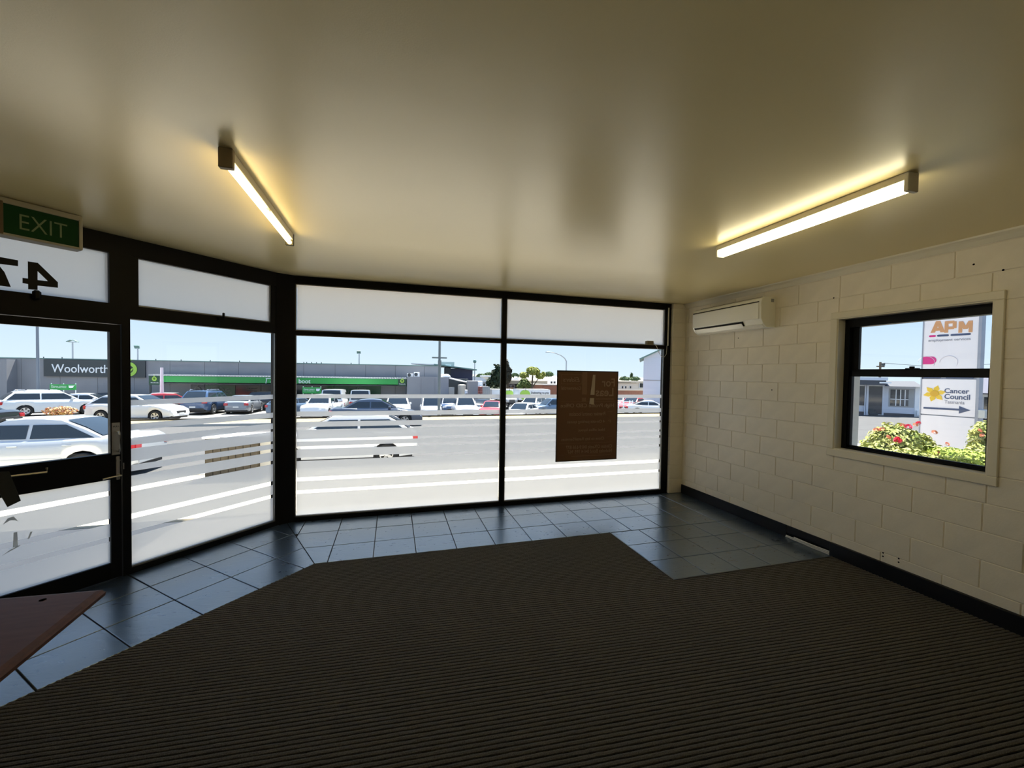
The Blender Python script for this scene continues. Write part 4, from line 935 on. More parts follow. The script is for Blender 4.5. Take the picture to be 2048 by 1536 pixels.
MB().lathe([(0.26, -0.02), (0.26, 0.03)], 14, lambda p, q, h: (x+p, -1.4+q, za+h)).build('dome_collar', 'store_dark', r_)
lt = froot('loading_dock', 'dark loading dock with a sloping white rail beside the annex', 'loading dock')
fb(lt, 'dock_wall', 898, 757.5, 936, 795, -2.0, -1.0, 'store_dark', zb_=ZB)
a, c = F(898, 756.0, 1.6), F(934.5, 764.5, 0.2); MB().tube([(a[0], -1.6, a[1]), (c[0], -0.2, c[1])], 0.09, 6).build('sloping_rail', 'white', lt)
fb(lt, 'dock_gate', 897.5, 774.5, 908.5, 792, 0.2, 0.3, 'metal', zb_=ZB)
fb(lt, 'side_block', 934.5, 762, 955.5, 795, -1.5, 1.0, 'store', zb_=ZB)
tk = froot('water_tank', 'cream ribbed tank standing in the loading dock', 'tank'); x, z = F(923.8, 770, 1.45)
MB().lathe([(0.0, 0.06), (0.25, 0.05), (0.40, 0.0), (0.42, -0.15), (0.40, -0.3), (0.42, -0.9), (0.40, -1.0), (0.42, -1.6), (0.41, -3.6), (0.0, -3.6)], 20, lambda p, q, h: (x+p, -1.45+q, z+h)).build('tank_shell', mat('cream_tank', (0.55, 0.49, 0.40), 0.6), tk, smooth=True)
for k in (-0.15, 0.15): MB().lathe([(0.0, 0.02), (0.10, 0.02), (0.10, 0.0)], 10, lambda p, q, h: (x+k+p, -1.45+q, z+0.05+h)).build('tank_lid', 'metal', tk)
# ================================================================== poles, signs, yard things
def G(px, Y): 
    p = at(px, 760, Y); return Vector((p.x, Y, gc(p.x, Y)))
def pole(name, label, px, Y, ztop_px, rad, head, m='metal', group=None, base_z=None):
    g = G(px, Y); zt = at(px, ztop_px, Y).z
    r_ = lab(empty(name, (g.x, g.y, g.z if base_z is None else base_z)), label, 'lamp post' if head else 'pole', group); h = zt-(g.z if base_z is None else base_z)
    MB().tube([(0, 0, 0), (0, 0, h*0.5), (0, 0, h)], rad, 8, rad*0.7).build('post', m, r_, smooth=True)
    MB().lathe([(0, 0), (rad*2.2, 0), (rad*2.2, 0.03), (rad*1.1, 0.06), (0, 0.06)], 10).build('base_plate', m, r_)
    if head == 'twin':
        for s_ in (-1, 1): o = box('flood_lamp', -0.24, 0.24, -0.2, 0.2, -0.04, 0.04, 'roofgreen', r_, 0.02); o.location = (s_*0.32, 0, h+0.12); o.rotation_euler = (0, s_*0.45, 0)
        box('cross_arm', -0.35, 0.35, -0.04, 0.04, h-0.05, h+0.02, m, r_)
    elif head == 'flood':
        o = box('flood_lamp', -0.26, 0.26, -0.08, 0.08, -0.2, 0.2, 'roofgreen', r_, 0.02); o.location = (-0.05, -0.1, h+0.25); o.rotation_euler = (0.5, 0, 0)
        box('bracket', -0.05, 0.05, -0.12, 0.04, h-0.05, h+0.12, m, r_)
    elif head == 'round':
        MB().lathe([(0.0, 0.0), (0.18, 0.05), (0.26, 0.25), (0.18, 0.45), (0, 0.5)], 12).build('lamp_head', 'roofgreen', r_, smooth=True).location = (0, 0, h-0.1)
    elif head == 'tall':
        box('cross_arm', -0.55, 0.55, -0.05, 0.05, h*0.62, h*0.62+0.10, m, r_)
        box('junction_box', -0.12, 0.12, -0.22, -0.05, h*0.55, h*0.60, m, r_)
    elif head == 'arm':
        pts = [(0, 0, h-0.05), (-0.25, 0, h+0.35), (-0.8, 0, h+0.7), (-1.6, 0, h+0.95), (-2.1, 0, h+1.0)]
        MB().tube(pts, rad*0.7, 8, rad*0.5).build('curved_arm', m, r_, smooth=True)
        o = box('lamp_head', -0.4, 0.1, -0.12, 0.12, -0.05, 0.06, m, r_, 0.02); o.location = (-2.3, 0, h+1.02)
    return r_
pole('lamp_post', 'thick grey pole rising above the store roof at the left of the door glass', 76, 44.2, 615, 0.12, None, mat('dull_steel_pole', (0.20, 0.23, 0.27), 0.5, metal=0.2))
pole('flood_light', 'twin floodlight pole standing behind the store left of the sign end', 146, 62, 684, 0.10, 'twin', group='floodlights behind the store')
pole('flood_light', 'single floodlight pole behind the store above the sign logo', 276, 62, 698, 0.10, 'flood', group='floodlights behind the store')
pole('flood_light', 'single floodlight pole behind the store above the green awning', 718, 62, 708, 0.10, 'flood', group='floodlights behind the store')
pole('lamp_post', 'small round-headed lamp above the navy hall', 949, 57, 725, 0.09, 'round')
pole('lamp_post', 'tall grey pole in the car park in front of the annex', 878.5, 31.0, 640, 0.115, 'tall', mat('pole_grey_green', (0.16, 0.19, 0.20), 0.5, metal=0.2))
pole('street_light', 'curved-arm street light rising behind the brown sign', 1132, 46, 722, 0.10, 'arm')
r_ = pole('bollard_pole', 'white bollard pole in front of the awning left end', 323.5, 41.0, 735, 0.16, None, 'white')
def trolley_sign(label, px0, px1, py0, py1, Y, foot):
    a, c = at(px0, py0, Y), at(px1, py1, Y); r_ = lab(empty('trolley_bay_sign', ((a.x+c.x)/2, Y, gz(Y))), label, 'sign', 'green trolley return signs')
    w = (c.x-a.x)/2; z0, z1 = c.z-gz(Y), a.z-gz(Y)
    box('sign_panel', -w, w, -0.03, 0.03, z0, z1, 'green', r_)
    for x in (-w*0.94, 0, w*0.94): MB().tube([(x, 0.06, 0), (x, 0.06, z1+0.08)], 0.035, 6).build('post', 'white', r_)
    h = z1-z0
    for (t, za_, hh) in (('Please return', z0+h*0.60, h*0.17), ('your trolley here', z0+h*0.33, h*0.17)):
        o = obj('sign_lettering', text_mesh(t, height=hh, width=w*1.15, depth=0.01, bold=0.01), 'white', r_); o.location = (-w*0.88, -0.035, za_)
    MB().prism([(w*0.48, z0+h*0.38), (w*0.78, z0+h*0.38), (w*0.88, z0+h*0.78), (w*0.45, z0+h*0.78)], -0.045, -0.03, lambda p, z, t: (p, t, z)).build('trolley_icon', 'white', r_)
    for k in (0.54, 0.74): MB().lathe([(0, 0), (h*0.06, 0)], 8, lambda p, q, t: (w*k+p, -0.04-t, z0+h*0.26+q)).build('trolley_icon_wheel', 'white', r_)
    MB().tube([(w*0.86, -0.04, z0+h*0.72), (w*0.93, -0.04, z0+h*0.88), (w*0.99, -0.04, z0+h*0.88)], h*0.02, 5).build('trolley_icon_handle', 'white', r_)
trolley_sign('green trolley return sign rising above the white station wagon', 100, 152, 768.5, 780, 42.0, None)
trolley_sign('green trolley return sign above the white utility truck', 605, 642.5, 774.5, 787, 40.6, None)
for k, px in enumerate((498, 507.5, 520, 532)):
    g = G(px, 44.2); o = lab(empty('bollard', g), ('first', 'second', 'third', 'last')[k]+' white bollard from the left by the dark shop window', 'bollard', 'white bollards by the shop')
    MB().lathe([(0, 0), (0.10, 0), (0.10, 0.85), (0.07, 0.92), (0.0, 0.94)], 10).build('bollard_tube', 'white', o, smooth=True); MB().lathe([(0.103, 0.66), (0.103, 0.76)], 10).build('reflector_band', 'red', o)
# brown box with a white lid on the near footpath
def planter():
    Y = 11.0; a, c = at(411, 890, Y), at(516, 890, Y); r_ = lab(empty('street_bin', ((a.x+c.x)/2, Y, gz(Y)+0.06)), 'brown timber box with a white lid on the footpath behind the angled pane', 'bin')
    w = (c.x-a.x)/2; zt = at(463, 872, Y).z-(gz(Y)+0.06); br = mat('brown_timber', (0.085, 0.066, 0.04), 0.7, var=0.2, vscale=8); n = 7
    for i in range(n): box('timber_slat', -w+2*w*i/n+0.006, -w+2*w*(i+1)/n-0.006, -0.02, 0.02, 0.02, zt-0.05, br, r_)
    for s_ in (-1, 1): box('side_panel', s_*w-0.02, s_*w+0.02, 0.02, 0.55, 0.02, zt-0.05, br, r_)
    box('box_core', -w+0.02, w-0.02, 0.02, 0.55, 0.0, zt-0.06, 'store_dark', r_); box('lid', -w-0.06, w+0.30, -0.06, 0.6, zt-0.045, zt, 'white', r_, 0.015); box('lid_handle', -w*0.4, w*0.6, -0.09, -0.06, zt-0.04, zt-0.015, 'trimblk', r_)
    box('grey_post', w+0.03, w+0.26, 0.05, 0.3, 0.0, zt-0.05, 'kerb', r_)
planter()
# ================================================================== yard and houses to the right
MT['brick'] = mat('red_brown_brick', (0.30, 0.13, 0.08), 0.85, var=0.15, vscale=3); MT['tan'] = mat('tan_render', (0.42, 0.36, 0.27), 0.8); MT['cream'] = mat('cream_render', (0.66, 0.60, 0.52), 0.8)
MT['whiteroof'] = mat('white_metal_roof', (0.85, 0.86, 0.88), 0.5); MT['tileroof'] = mat('grey_tile_roof', (0.30, 0.28, 0.26), 0.8); MT['palewall'] = mat('pale_blue_weatherboard', (0.55, 0.60, 0.68), 0.7)
MT['darkwin'] = mat('dark_window', (0.02, 0.025, 0.03), 0.15); MT['bark'] = mat('bark', (0.10, 0.075, 0.05), 0.9)
def pbx(par, name, px0, py0, px1, py1, Y, depth, m, zb_=None, bevel=0.0):
    a, c = at(px0, py0, Y), at(px1, py1, Y); L = par.matrix_world.translation
    o = box(name, a.x, c.x, Y, Y+depth, c.z if zb_ is None else zb_, a.z, m, par, bevel); o.location = -Vector(par.location); return o
def proot(name, label, cat, px, Y, group=None):
    g = G(px, Y); return lab(empty(name, (g.x, g.y, g.z)), label, cat, group)
def pwin(par, px0, py0, px1, py1, Y, name='window'):
    f = pbx(par, name, px0, py0, px1, py1, Y-0.05, 0.1, 'white')
    a, c = at(px0, py0, Y), at(px1, py1, Y); w = (c.x-a.x)*0.08
    o = box('pane', a.x+w, c.x-w, Y-0.08, Y-0.04, c.z+w, a.z-w, 'darkwin', f); return f
# shipping containers with red stacked crates between
for (px0, px1, nm, py) in ((944.5, 961.2, 'left grey container in the yard beside the loading dock', 774), (962, 980, 'right grey container in the yard next to the dark hedge', 773)):
    r_ = proot('container', nm, 'container', (px0+px1)/2, 44.8, 'grey containers in the yard'); pbx(r_, 'container_body', px0, py, px1-0.4, 800, 44.8, 1.2, 'store', gz(45.5)-0.6)
    n = 9
    for i in range(n):
        q0 = px0+(px1-px0-0.4)*i/n; pbx(r_, 'side_rib', q0, py+0.6, q0+(px1-px0)/n*0.5, 800, 44.74, 0.08, 'metal', gz(45.5)-0.5)
    pbx(r_, 'top_rail', px0, py-0.3, px1-0.6, py+0.5, 44.72, 0.1, 'store_dark')
pal = mat('faded_red_crate', (0.45, 0.17, 0.15), 0.7)
for i in range(3):
    for j in range(2):
        q = proot('crate', ('bottom', 'middle', 'top')[i]+(' left', ' right')[j]+' faded red crate stacked before the grey containers', 'crate', 957, 44.0, 'faded red crates')
        a = 954.3+j*5.6; t = 787.5-i*4.9
        pbx(q, 'crate_frame', a, t-0.9, a+5.1, t, 44.0, 0.5, pal); pbx(q, 'crate_slat', a, t-4.3, a+5.1, t-3.4, 44.0, 0.5, pal); pbx(q, 'crate_slat', a, t-2.7, a+5.1, t-1.7, 44.0, 0.5, pal); pbx(q, 'crate_core', a+0.3, t-4.2, a+4.8, t-0.2, 44.1, 0.35, mat('crate_dark', (0.12, 0.08, 0.07), 0.8))
r_ = proot('white_tank', 'white drum standing behind the containers', 'tank', 958.5, 46.45); p = at(958.5, 762, 46.45); hh = p.z-r_.location.z
MB().lathe([(0, 0), (0.22, 0), (0.22, hh-0.9), (0.40, hh-0.7), (0.40, hh-0.05), (0.3, hh), (0, hh)], 16).build('drum', 'white', r_, smooth=True); MB().lathe([(0.41, hh-0.85), (0.41, hh-0.75)], 16).build('drum_band', 'store_dark', r_)
r_ = proot('utility_box', 'small white utility box beside the cream tank', 'utility box', 933, 40.0); pbx(r_, 'cabinet', 930.8, 780, 935, 800, 40.0, 0.4, 'white', r_.location.z, 0.02); pbx(r_, 'cabinet_band', 930.8, 787, 935, 788.6, 39.98, 0.42, 'store_dark')
# foliage
LEAFM = {}
def leaf_mat(name, c1, c2):
    if name not in LEAFM: LEAFM[name] = mat(name, c1, 0.7, col2=c2, vscale=9.0, spec=0.2)
    return LEAFM[name]
def foliage(blobs, n, size, seed, flat=0.0):
    rg = random.Random(seed); b = MB(); tot = sum(r[3]*r[4]*r[5] for r in blobs)
    for (x, y, z, rx, ry, rz) in blobs:
        k = max(6, int(n*rx*ry*rz/tot))
        for i in range(k):
            v = Vector((rg.gauss(0, 1), rg.gauss(0, 1), rg.gauss(0, 1))).normalized()*(rg.random()**0.4)
            p = Vector((x+v.x*rx, y+v.y*ry, z+v.z*rz)); nrm = (v+Vector((rg.uniform(-.8, .8), rg.uniform(-.8, .8), rg.uniform(-.3, 1.0)))).normalized()
            t = nrm.cross(Vector((rg.uniform(-1, 1), rg.uniform(-1, 1), rg.uniform(-1, 1)))).normalized(); w = nrm.cross(t); s_ = size*rg.uniform(0.6, 1.3)
            k0 = len(b.v); b.v += [tuple(p-t*s_*0.5), tuple(p+w*s_*0.28+nrm*s_*0.06), tuple(p+t*s_*0.5), tuple(p-w*s_*0.28+nrm*s_*0.06)]; b.f.append((k0, k0+1, k0+2, k0+3))
    me = bpy.data.meshes.new('foliage'); me.from_pydata(b.v, [], b.f); me.update(); return me
def tree(name, label, px, Y, blobs_px, n, size, lm, trunk, seed, group=None, cat='tree'):
    r_ = proot(name, label, cat, px, Y, group); L = Vector(r_.location)
    bl = []
    for (bx_, by_, rpx, rpy) in blobs_px:
        p = at(bx_, by_, Y); s_ = Y/FPX*1.02; bl.append((p.x-L.x, 0, p.z-L.z, rpx*s_, rpx*s_*0.9, rpy*s_))
    obj('crown', foliage(bl, n, size, seed), lm, r_)
    top_z = bl[0][2]
    if trunk:
        MB().tube([(0, 0, 0), (0.1*trunk, 0, top_z*0.5), (bl[0][0], 0, top_z)], 0.16*trunk, 8, 0.05*trunk).build('trunk', 'bark', r_, smooth=True)
        for q in bl[1:3]: MB().tube([(0.1*trunk, 0, top_z*0.5), (q[0], q[1], q[2])], 0.07*trunk, 6, 0.03*trunk).build('branch', 'bark', r_, smooth=True)
    return r_
dk, md, yl, dk2 = leaf_mat('conifer_leaf', (0.05, 0.075, 0.035), (0.015, 0.025, 0.012)), leaf_mat('bush_leaf', (0.16, 0.20, 0.06), (0.05, 0.08, 0.02)), leaf_mat('bright_leaf', (0.42, 0.42, 0.10), (0.13, 0.17, 0.04)), leaf_mat('distant_leaf', (0.15, 0.22, 0.09), (0.07, 0.11, 0.05))
tree('conifer_tree', 'dark conifer left of the window mullion above the hedge', 993, 55, [(993, 752, 12, 14), (996, 738, 7, 10), (988, 745, 5, 6), (984, 766, 12, 12), (997, 768, 12, 14), (991, 731, 2.5, 4)], 1500, 0.55, dk, 1.6, 11, 'conifers by the yard')
tree('conifer_tree', 'brownish conifer just right of the window mullion', 1014, 57, [(1014, 752, 9, 16), (1014, 735, 5, 12), (1018, 741, 6, 7), (1014, 724, 2, 5)], 1300, 0.5, leaf_mat('brown_conifer_leaf', (0.10, 0.085, 0.06), (0.03, 0.03, 0.02)), 1.6, 12, 'conifers by the yard')
tree('broadleaf_tree', 'yellow-green leaning tree behind the delivery trucks', 1062, 51, [(1066, 742, 14, 8), (1048, 750, 10, 6), (1080, 752, 9, 6), (1062, 738, 9, 4), (1087, 748, 4, 5)], 1700, 0.42, yl, 1.4, 13)
tree('round_shrub', 'dense round shrub in front of the tan flat-roofed house', 1048, 49.5, [(1048, 766, 10, 9), (1040, 772, 7, 6), (1056, 770, 6, 7)], 1300, 0.38, md, 0.7, 14, cat='shrub')
tree('hedge', 'dark hedge behind the containers below the conifer', 990, 50, [(990, 782, 9, 10), (983, 784, 6, 9), (998, 784, 6, 9)], 1300, 0.3, dk, 0.5, 15, cat='hedge')
for k, (a, lbl) in enumerate((((963, 752, 8, 3), 'low rounded treetops right of the navy hall'), ((978, 749, 9, 2.6), 'distant treetops behind the white roofs'), ((950, 757, 7, 3.4), 'green shrub crown against the white roof by the navy hall'), ((1030, 750, 7, 3), 'small grey-green tree between conifer and yellow tree'), ((1098, 748, 8, 4.5), 'dark green tree left of the brown sign'), ((1250, 757, 10, 4), 'distant trees right of the brown sign'), ((1270, 757, 9, 4), 'distant trees left of the pale house'), ((1263, 752, 1.6, 7), 'single distant pointed conifer above the cream building'))):
    tree('distant_tree', lbl, a[0], 90+6*k if k != 2 else 75, [a, (a[0]-a[2]*0.6, a[1]+1, a[2]*0.6, a[3]*0.8), (a[0]+a[2]*0.6, a[1]+1, a[2]*0.6, a[3]*0.8)], 420, 0.9 if k != 2 else 0.6, dk2, 1.0, 30+k, 'trees far behind the car park')
# houses
r_ = proot('white_roofed_house', 'house with a white metal roof right of the navy hall', 'house', 966, 62); pbx(r_, 'wall', 945, 763, 978, 785, 62, 8, 'palewall', gz(62)); a, c, t = at(944, 763.5, 61.5), at(979, 764, 61.5), at(966, 753.5, 61.5)
L = Vector(r_.location); o = MB().prism([(a.x, a.z), (c.x, c.z), (c.x-1.2, t.z-0.1), (t.x-2, t.z)], 61.5, 71, lambda p, z, q: (p, q, z)).build('roof', 'whiteroof', r_); o.location = -L
pwin(r_, 966, 767, 970, 772, 62)
r_ = proot('low_shed', 'white shed roof far behind between treetops and conifer', 'shed', 978, 82); pbx(r_, 'wall', 970, 754, 988, 770, 82, 4, 'cream', gz(82)); pbx(r_, 'roof', 969, 751, 989, 754, 81.7, 4.6, 'whiteroof')
r_ = proot('flat_roofed_house', 'tan flat-roofed house behind the delivery trucks', 'house', 1040, 58)
pbx(r_, 'wall', 1008, 768, 1090, 790, 58, 8, 'darkwin', gz(58)); pbx(r_, 'fascia', 1005, 760.5, 1095, 768.3, 57.6, 9, 'tan'); pbx(r_, 'porch_post', 1011, 768, 1013, 785, 57.8, 0.3, 'cream', gz(58)); pbx(r_, 'porch_post', 1066, 768, 1069, 785, 57.8, 0.3, 'cream', gz(58))
for (a, c) in ((1014, 1021), (1022, 1029)): pwin(r_, a, 769.5, c, 776, 57.95)
pbx(r_, 'low_wall', 1010, 775, 1026, 785, 57.2, 0.3, mat('ochre_wall', (0.40, 0.24, 0.10), 0.8), gz(58))
r_ = proot('white_hut', 'white flat shed with a row of vents above the tan house', 'shed', 1028, 70); pbx(r_, 'wall', 1020, 757, 1037, 775, 70, 5, 'whiteroof', gz(70)); pbx(r_, 'vent', 1030, 753, 1035, 757, 70.5, 0.5, 'white')
r_ = proot('tile_roofed_house', 'house with a long grey tiled roof left of the brown sign', 'house', 1098, 66)
a, c, t0, t1 = at(1062, 769, 65), at(1120, 769, 65), at(1068, 757, 67), at(1122, 753, 67); L = Vector(r_.location)
pbx(r_, 'wall', 1066, 768, 1118, 790, 66, 7, 'tan', gz(66))
o = MB().quad_faces([(a.x, 65, a.z), (c.x, 65, c.z), (t1.x, 69, t1.z), (t0.x, 69, t0.z), (a.x, 73, a.z), (c.x, 73, c.z)], [(0, 1, 2, 3), (3, 2, 5, 4), (0, 3, 4), (1, 5, 2), (0, 4, 5, 1)]).build('roof', 'tileroof', r_); o.location = -L
for q in (1101, 1107): pwin(r_, q, 762.5, q+4, 767.5, 66.2 if False else 64.9)
r_ = proot('brick_wall_house', 'red brick building left of the brown sign', 'building', 1095, 53)
pbx(r_, 'gable_wall', 1071, 770, 1085, 800, 53, 6, 'brick', gz(53)); pbx(r_, 'side_wall', 1086, 771, 1140, 800, 54, 5, 'brick', gz(54)); pbx(r_, 'coping', 1070, 768.5, 1086, 770.3, 52.9, 6.2, 'tan'); pbx(r_, 'coping', 1086, 769, 1141, 771.2, 53.9, 5.2, 'tileroof')
r_ = proot('cream_building', 'cream low building right of the brown sign above the brick fence', 'building', 1255, 55)
pbx(r_, 'wall', 1225, 766, 1290, 790, 55, 6, 'cream', gz(55)); pbx(r_, 'roof', 1222, 762, 1292, 765.8, 54.6, 7, 'tan')
for (a, c) in ((1243, 1246), (1249.5, 1252.5), (1259, 1262)): pwin(r_, a, 772, c, 777, 54.95)
pwin(r_, 1278.5, 765.8, 1286, 776, 54.9)
r_ = proot('brick_fence', 'low red brick fence below the cream building', 'fence', 1255, 50)
pbx(r_, 'fence_wall', 1225, 781, 1290, 800, 50, 0.3, 'brick', gz(50)); pbx(r_, 'fence_cap', 1224, 780, 1291, 781.2, 49.95, 0.4, 'tan')
r_ = proot('white_rail_fence', 'white rail fence in front of the red cars', 'fence', 1250, 34.5)
for t in (802.5, 806.2, 810): pbx(r_, 'rail', 1225, t, 1266, t+0.9, 34.5, 0.06, 'white')
for q in (1226, 1237, 1247, 1259.5, 1265): pbx(r_, 'fence_post', q, 801.5, q+1.3, 815, 34.47, 0.1, 'white', gc(cx(1250, 34.5), 34.5))
def pale_house():
    Y = 40.0; A = at(1286.5, 760, Y); th = math.atan2(A.x, A.y); d = Vector((math.cos(th), -math.sin(th), 0)); n = Vector((-math.sin(th), -math.cos(th), 0)); g = gc(A.x, Y)-0.3
    r_ = lab(empty('pale_house'), 'tall pale blue gabled house at the right edge of the front window', 'house')
    r_.matrix_world = Matrix(((d.x, -n.x, 0, A.x), (d.y, -n.y, 0, A.y), (0, 0, 1, g), (0, 0, 0, 1))); inv = r_.matrix_world.inverted()
    def S(px, py): q = ray(px, py); v = inv @ (EYEP+q*((A-EYEP).dot(n)/q.dot(n))); return v.x, v.z
    w = S(1400, 740)[0]; zE = S(1286.5, 716)[1]; xm, zm = S(1345, 690); xm = w/2; k = (S(1325, 699)[1]-zE)/(S(1325, 699)[0]); zm = zE+k*xm
    MB().prism([(0, 0), (w, 0), (w, zE), (xm, zm), (0, zE)], 0, 8, lambda p, z, t: (p, t, z)).build('wall', 'palewall', r_)
    nb = 30
    for i in range(nb):
        h = zE/nb; MB().prism([(0, 0), (0.03, 0), (0.006, h*0.98)], 0, w, lambda p, z, t: (t, -p, h*i+z)).build('weatherboard', 'palewall', r_)
    for s_ in (-1, 1):
        e0, e1 = (-0.45, zE-0.45*k), (xm, zm)
        q = [(e0[0], e0[1]), (e1[0], e1[1]), (e1[0], e1[1]+0.16), (e0[0], e0[1]+0.16)]
        if s_ > 0: q = [(w-p, z) for p, z in q][::-1]
        MB().prism(q, -0.35, 8.3, lambda p, z, t: (p, t, z)).build('roof_slope', 'roofgreen', r_)
    box('gutter', -0.50, -0.36, -0.3, 8.2, zE-0.16, zE-0.04, 'white', r_); box('band', 0, w, -0.05, 0.02, S(1300, 761)[1], S(1300, 760)[1], 'store', r_)
pale_house()
# delivery trucks
def truck(label, px0, px1, Y, cabside, text, apple_px):
    r_ = proot('delivery_truck', label, 'truck', (px0+px1)/2, Y, 'white delivery trucks'); L = Vector(r_.location); g = gz(Y)
    pbx(r_, 'cargo_box', px0, 779.8, px1, 812, Y, 2.2, 'white', g+0.75); pbx(r_, 'box_top_rail', px0, 778.9, px1, 780.0, Y-0.03, 2.26, 'metal'); pbx(r_, 'chassis', px0, 812, px1-1, 820, Y+0.3, 1.5, 'trimblk', g+0.55)
    if cabside:
        pbx(r_, 'cab', px0-26, 797, px0-2, 815, Y+0.05, 2.0, 'pearl' if False else paint('silver'), g+0.45, 0.12); pbx(r_, 'cab_window', px0-19, 799, px0-8, 806.5, Y+0.02, 0.06, 'carglass'); pbx(r_, 'windscreen', px0-25.6, 798.6, px0-24.8, 806.5, Y+0.2, 1.7, 'carglass')
    t, rm = wheel_meshes(0.38)
    for q in ((px0-16 if cabside else px0+6), px1-14):
        for dy in (0.05, 2.0):
            o = bpy.data.objects.new('wheel', t); COL.objects.link(o); o.parent = r_; p = at(q, 800, Y); o.location = (p.x-L.x, dy, 0.39); o.rotation_euler = (0, 0, math.pi)
            k = bpy.data.objects.new('rim', rm); COL.objects.link(k); k.parent = o
    p = at(apple_px, 790, Y); rr = 0.62
    def ap(par, nm, q, m): o = MB().prism([(p.x+a*rr-L.x, p.z+b_*rr-L.z) for a, b_ in q], -0.04, -0.01, lambda a, z, t_: (a, t_, z)).build(nm, m, par); return o
    circ = [(math.cos(k*math.pi/10)*(1.0 if k < 10 else 0.92), math.sin(k*math.pi/10)*0.92-(0.12 if k == 5 else 0)) for k in range(20)]
    ap(r_, 'apple_print', circ, 'lime'); ap(r_, 'apple_stem', [(0.0, 0.8), (0.08, 0.8), (0.18, 1.35), (0.08, 1.35)], 'store_dark')
    if text:
        q = at(1062, 788.8, Y); q1 = at(1097.5, 786, Y)
        o = obj('truck_lettering', text_mesh(text, height=0.30, width=q1.x-q.x, depth=0.02, bold=0.01), 'store_dark', r_); o.location = (q.x-L.x, -0.03, q.z-L.z)
truck('white delivery truck with green apple and Delivering to you lettering', 1038, 1100, 42.5, True, 'Delivering to you', 1050)
truck('white delivery truck body with a green apple, cut off by the mullion', 984, 1030, 45.5, False, None, 1018)
# rose strip at the kerb by the wagon
def flowers(name, label, px, py, Y, rx, rz, seed, base=None):
    p = at(px, py, Y); r_ = lab(empty(name, (p.x, Y, p.z-rz)), label, 'flowers')
    obj('flower_heads', foliage([(0, 0, rz, rx, 0.5, rz)], 500, 0.16, seed), leaf_mat('pink_flower', (0.62, 0.25, 0.18), (0.45, 0.40, 0.15)), r_)
    MB().tube([(0, 0, gz(Y)-(p.z-rz)), (0, 0, rz)], 0.05, 6).build('stem', 'bark', r_)
flowers('flower_bed', 'pink flowering shrub at the kerb below the white wagon', 119, 822, 29.0, 0.75, 0.28, 51)

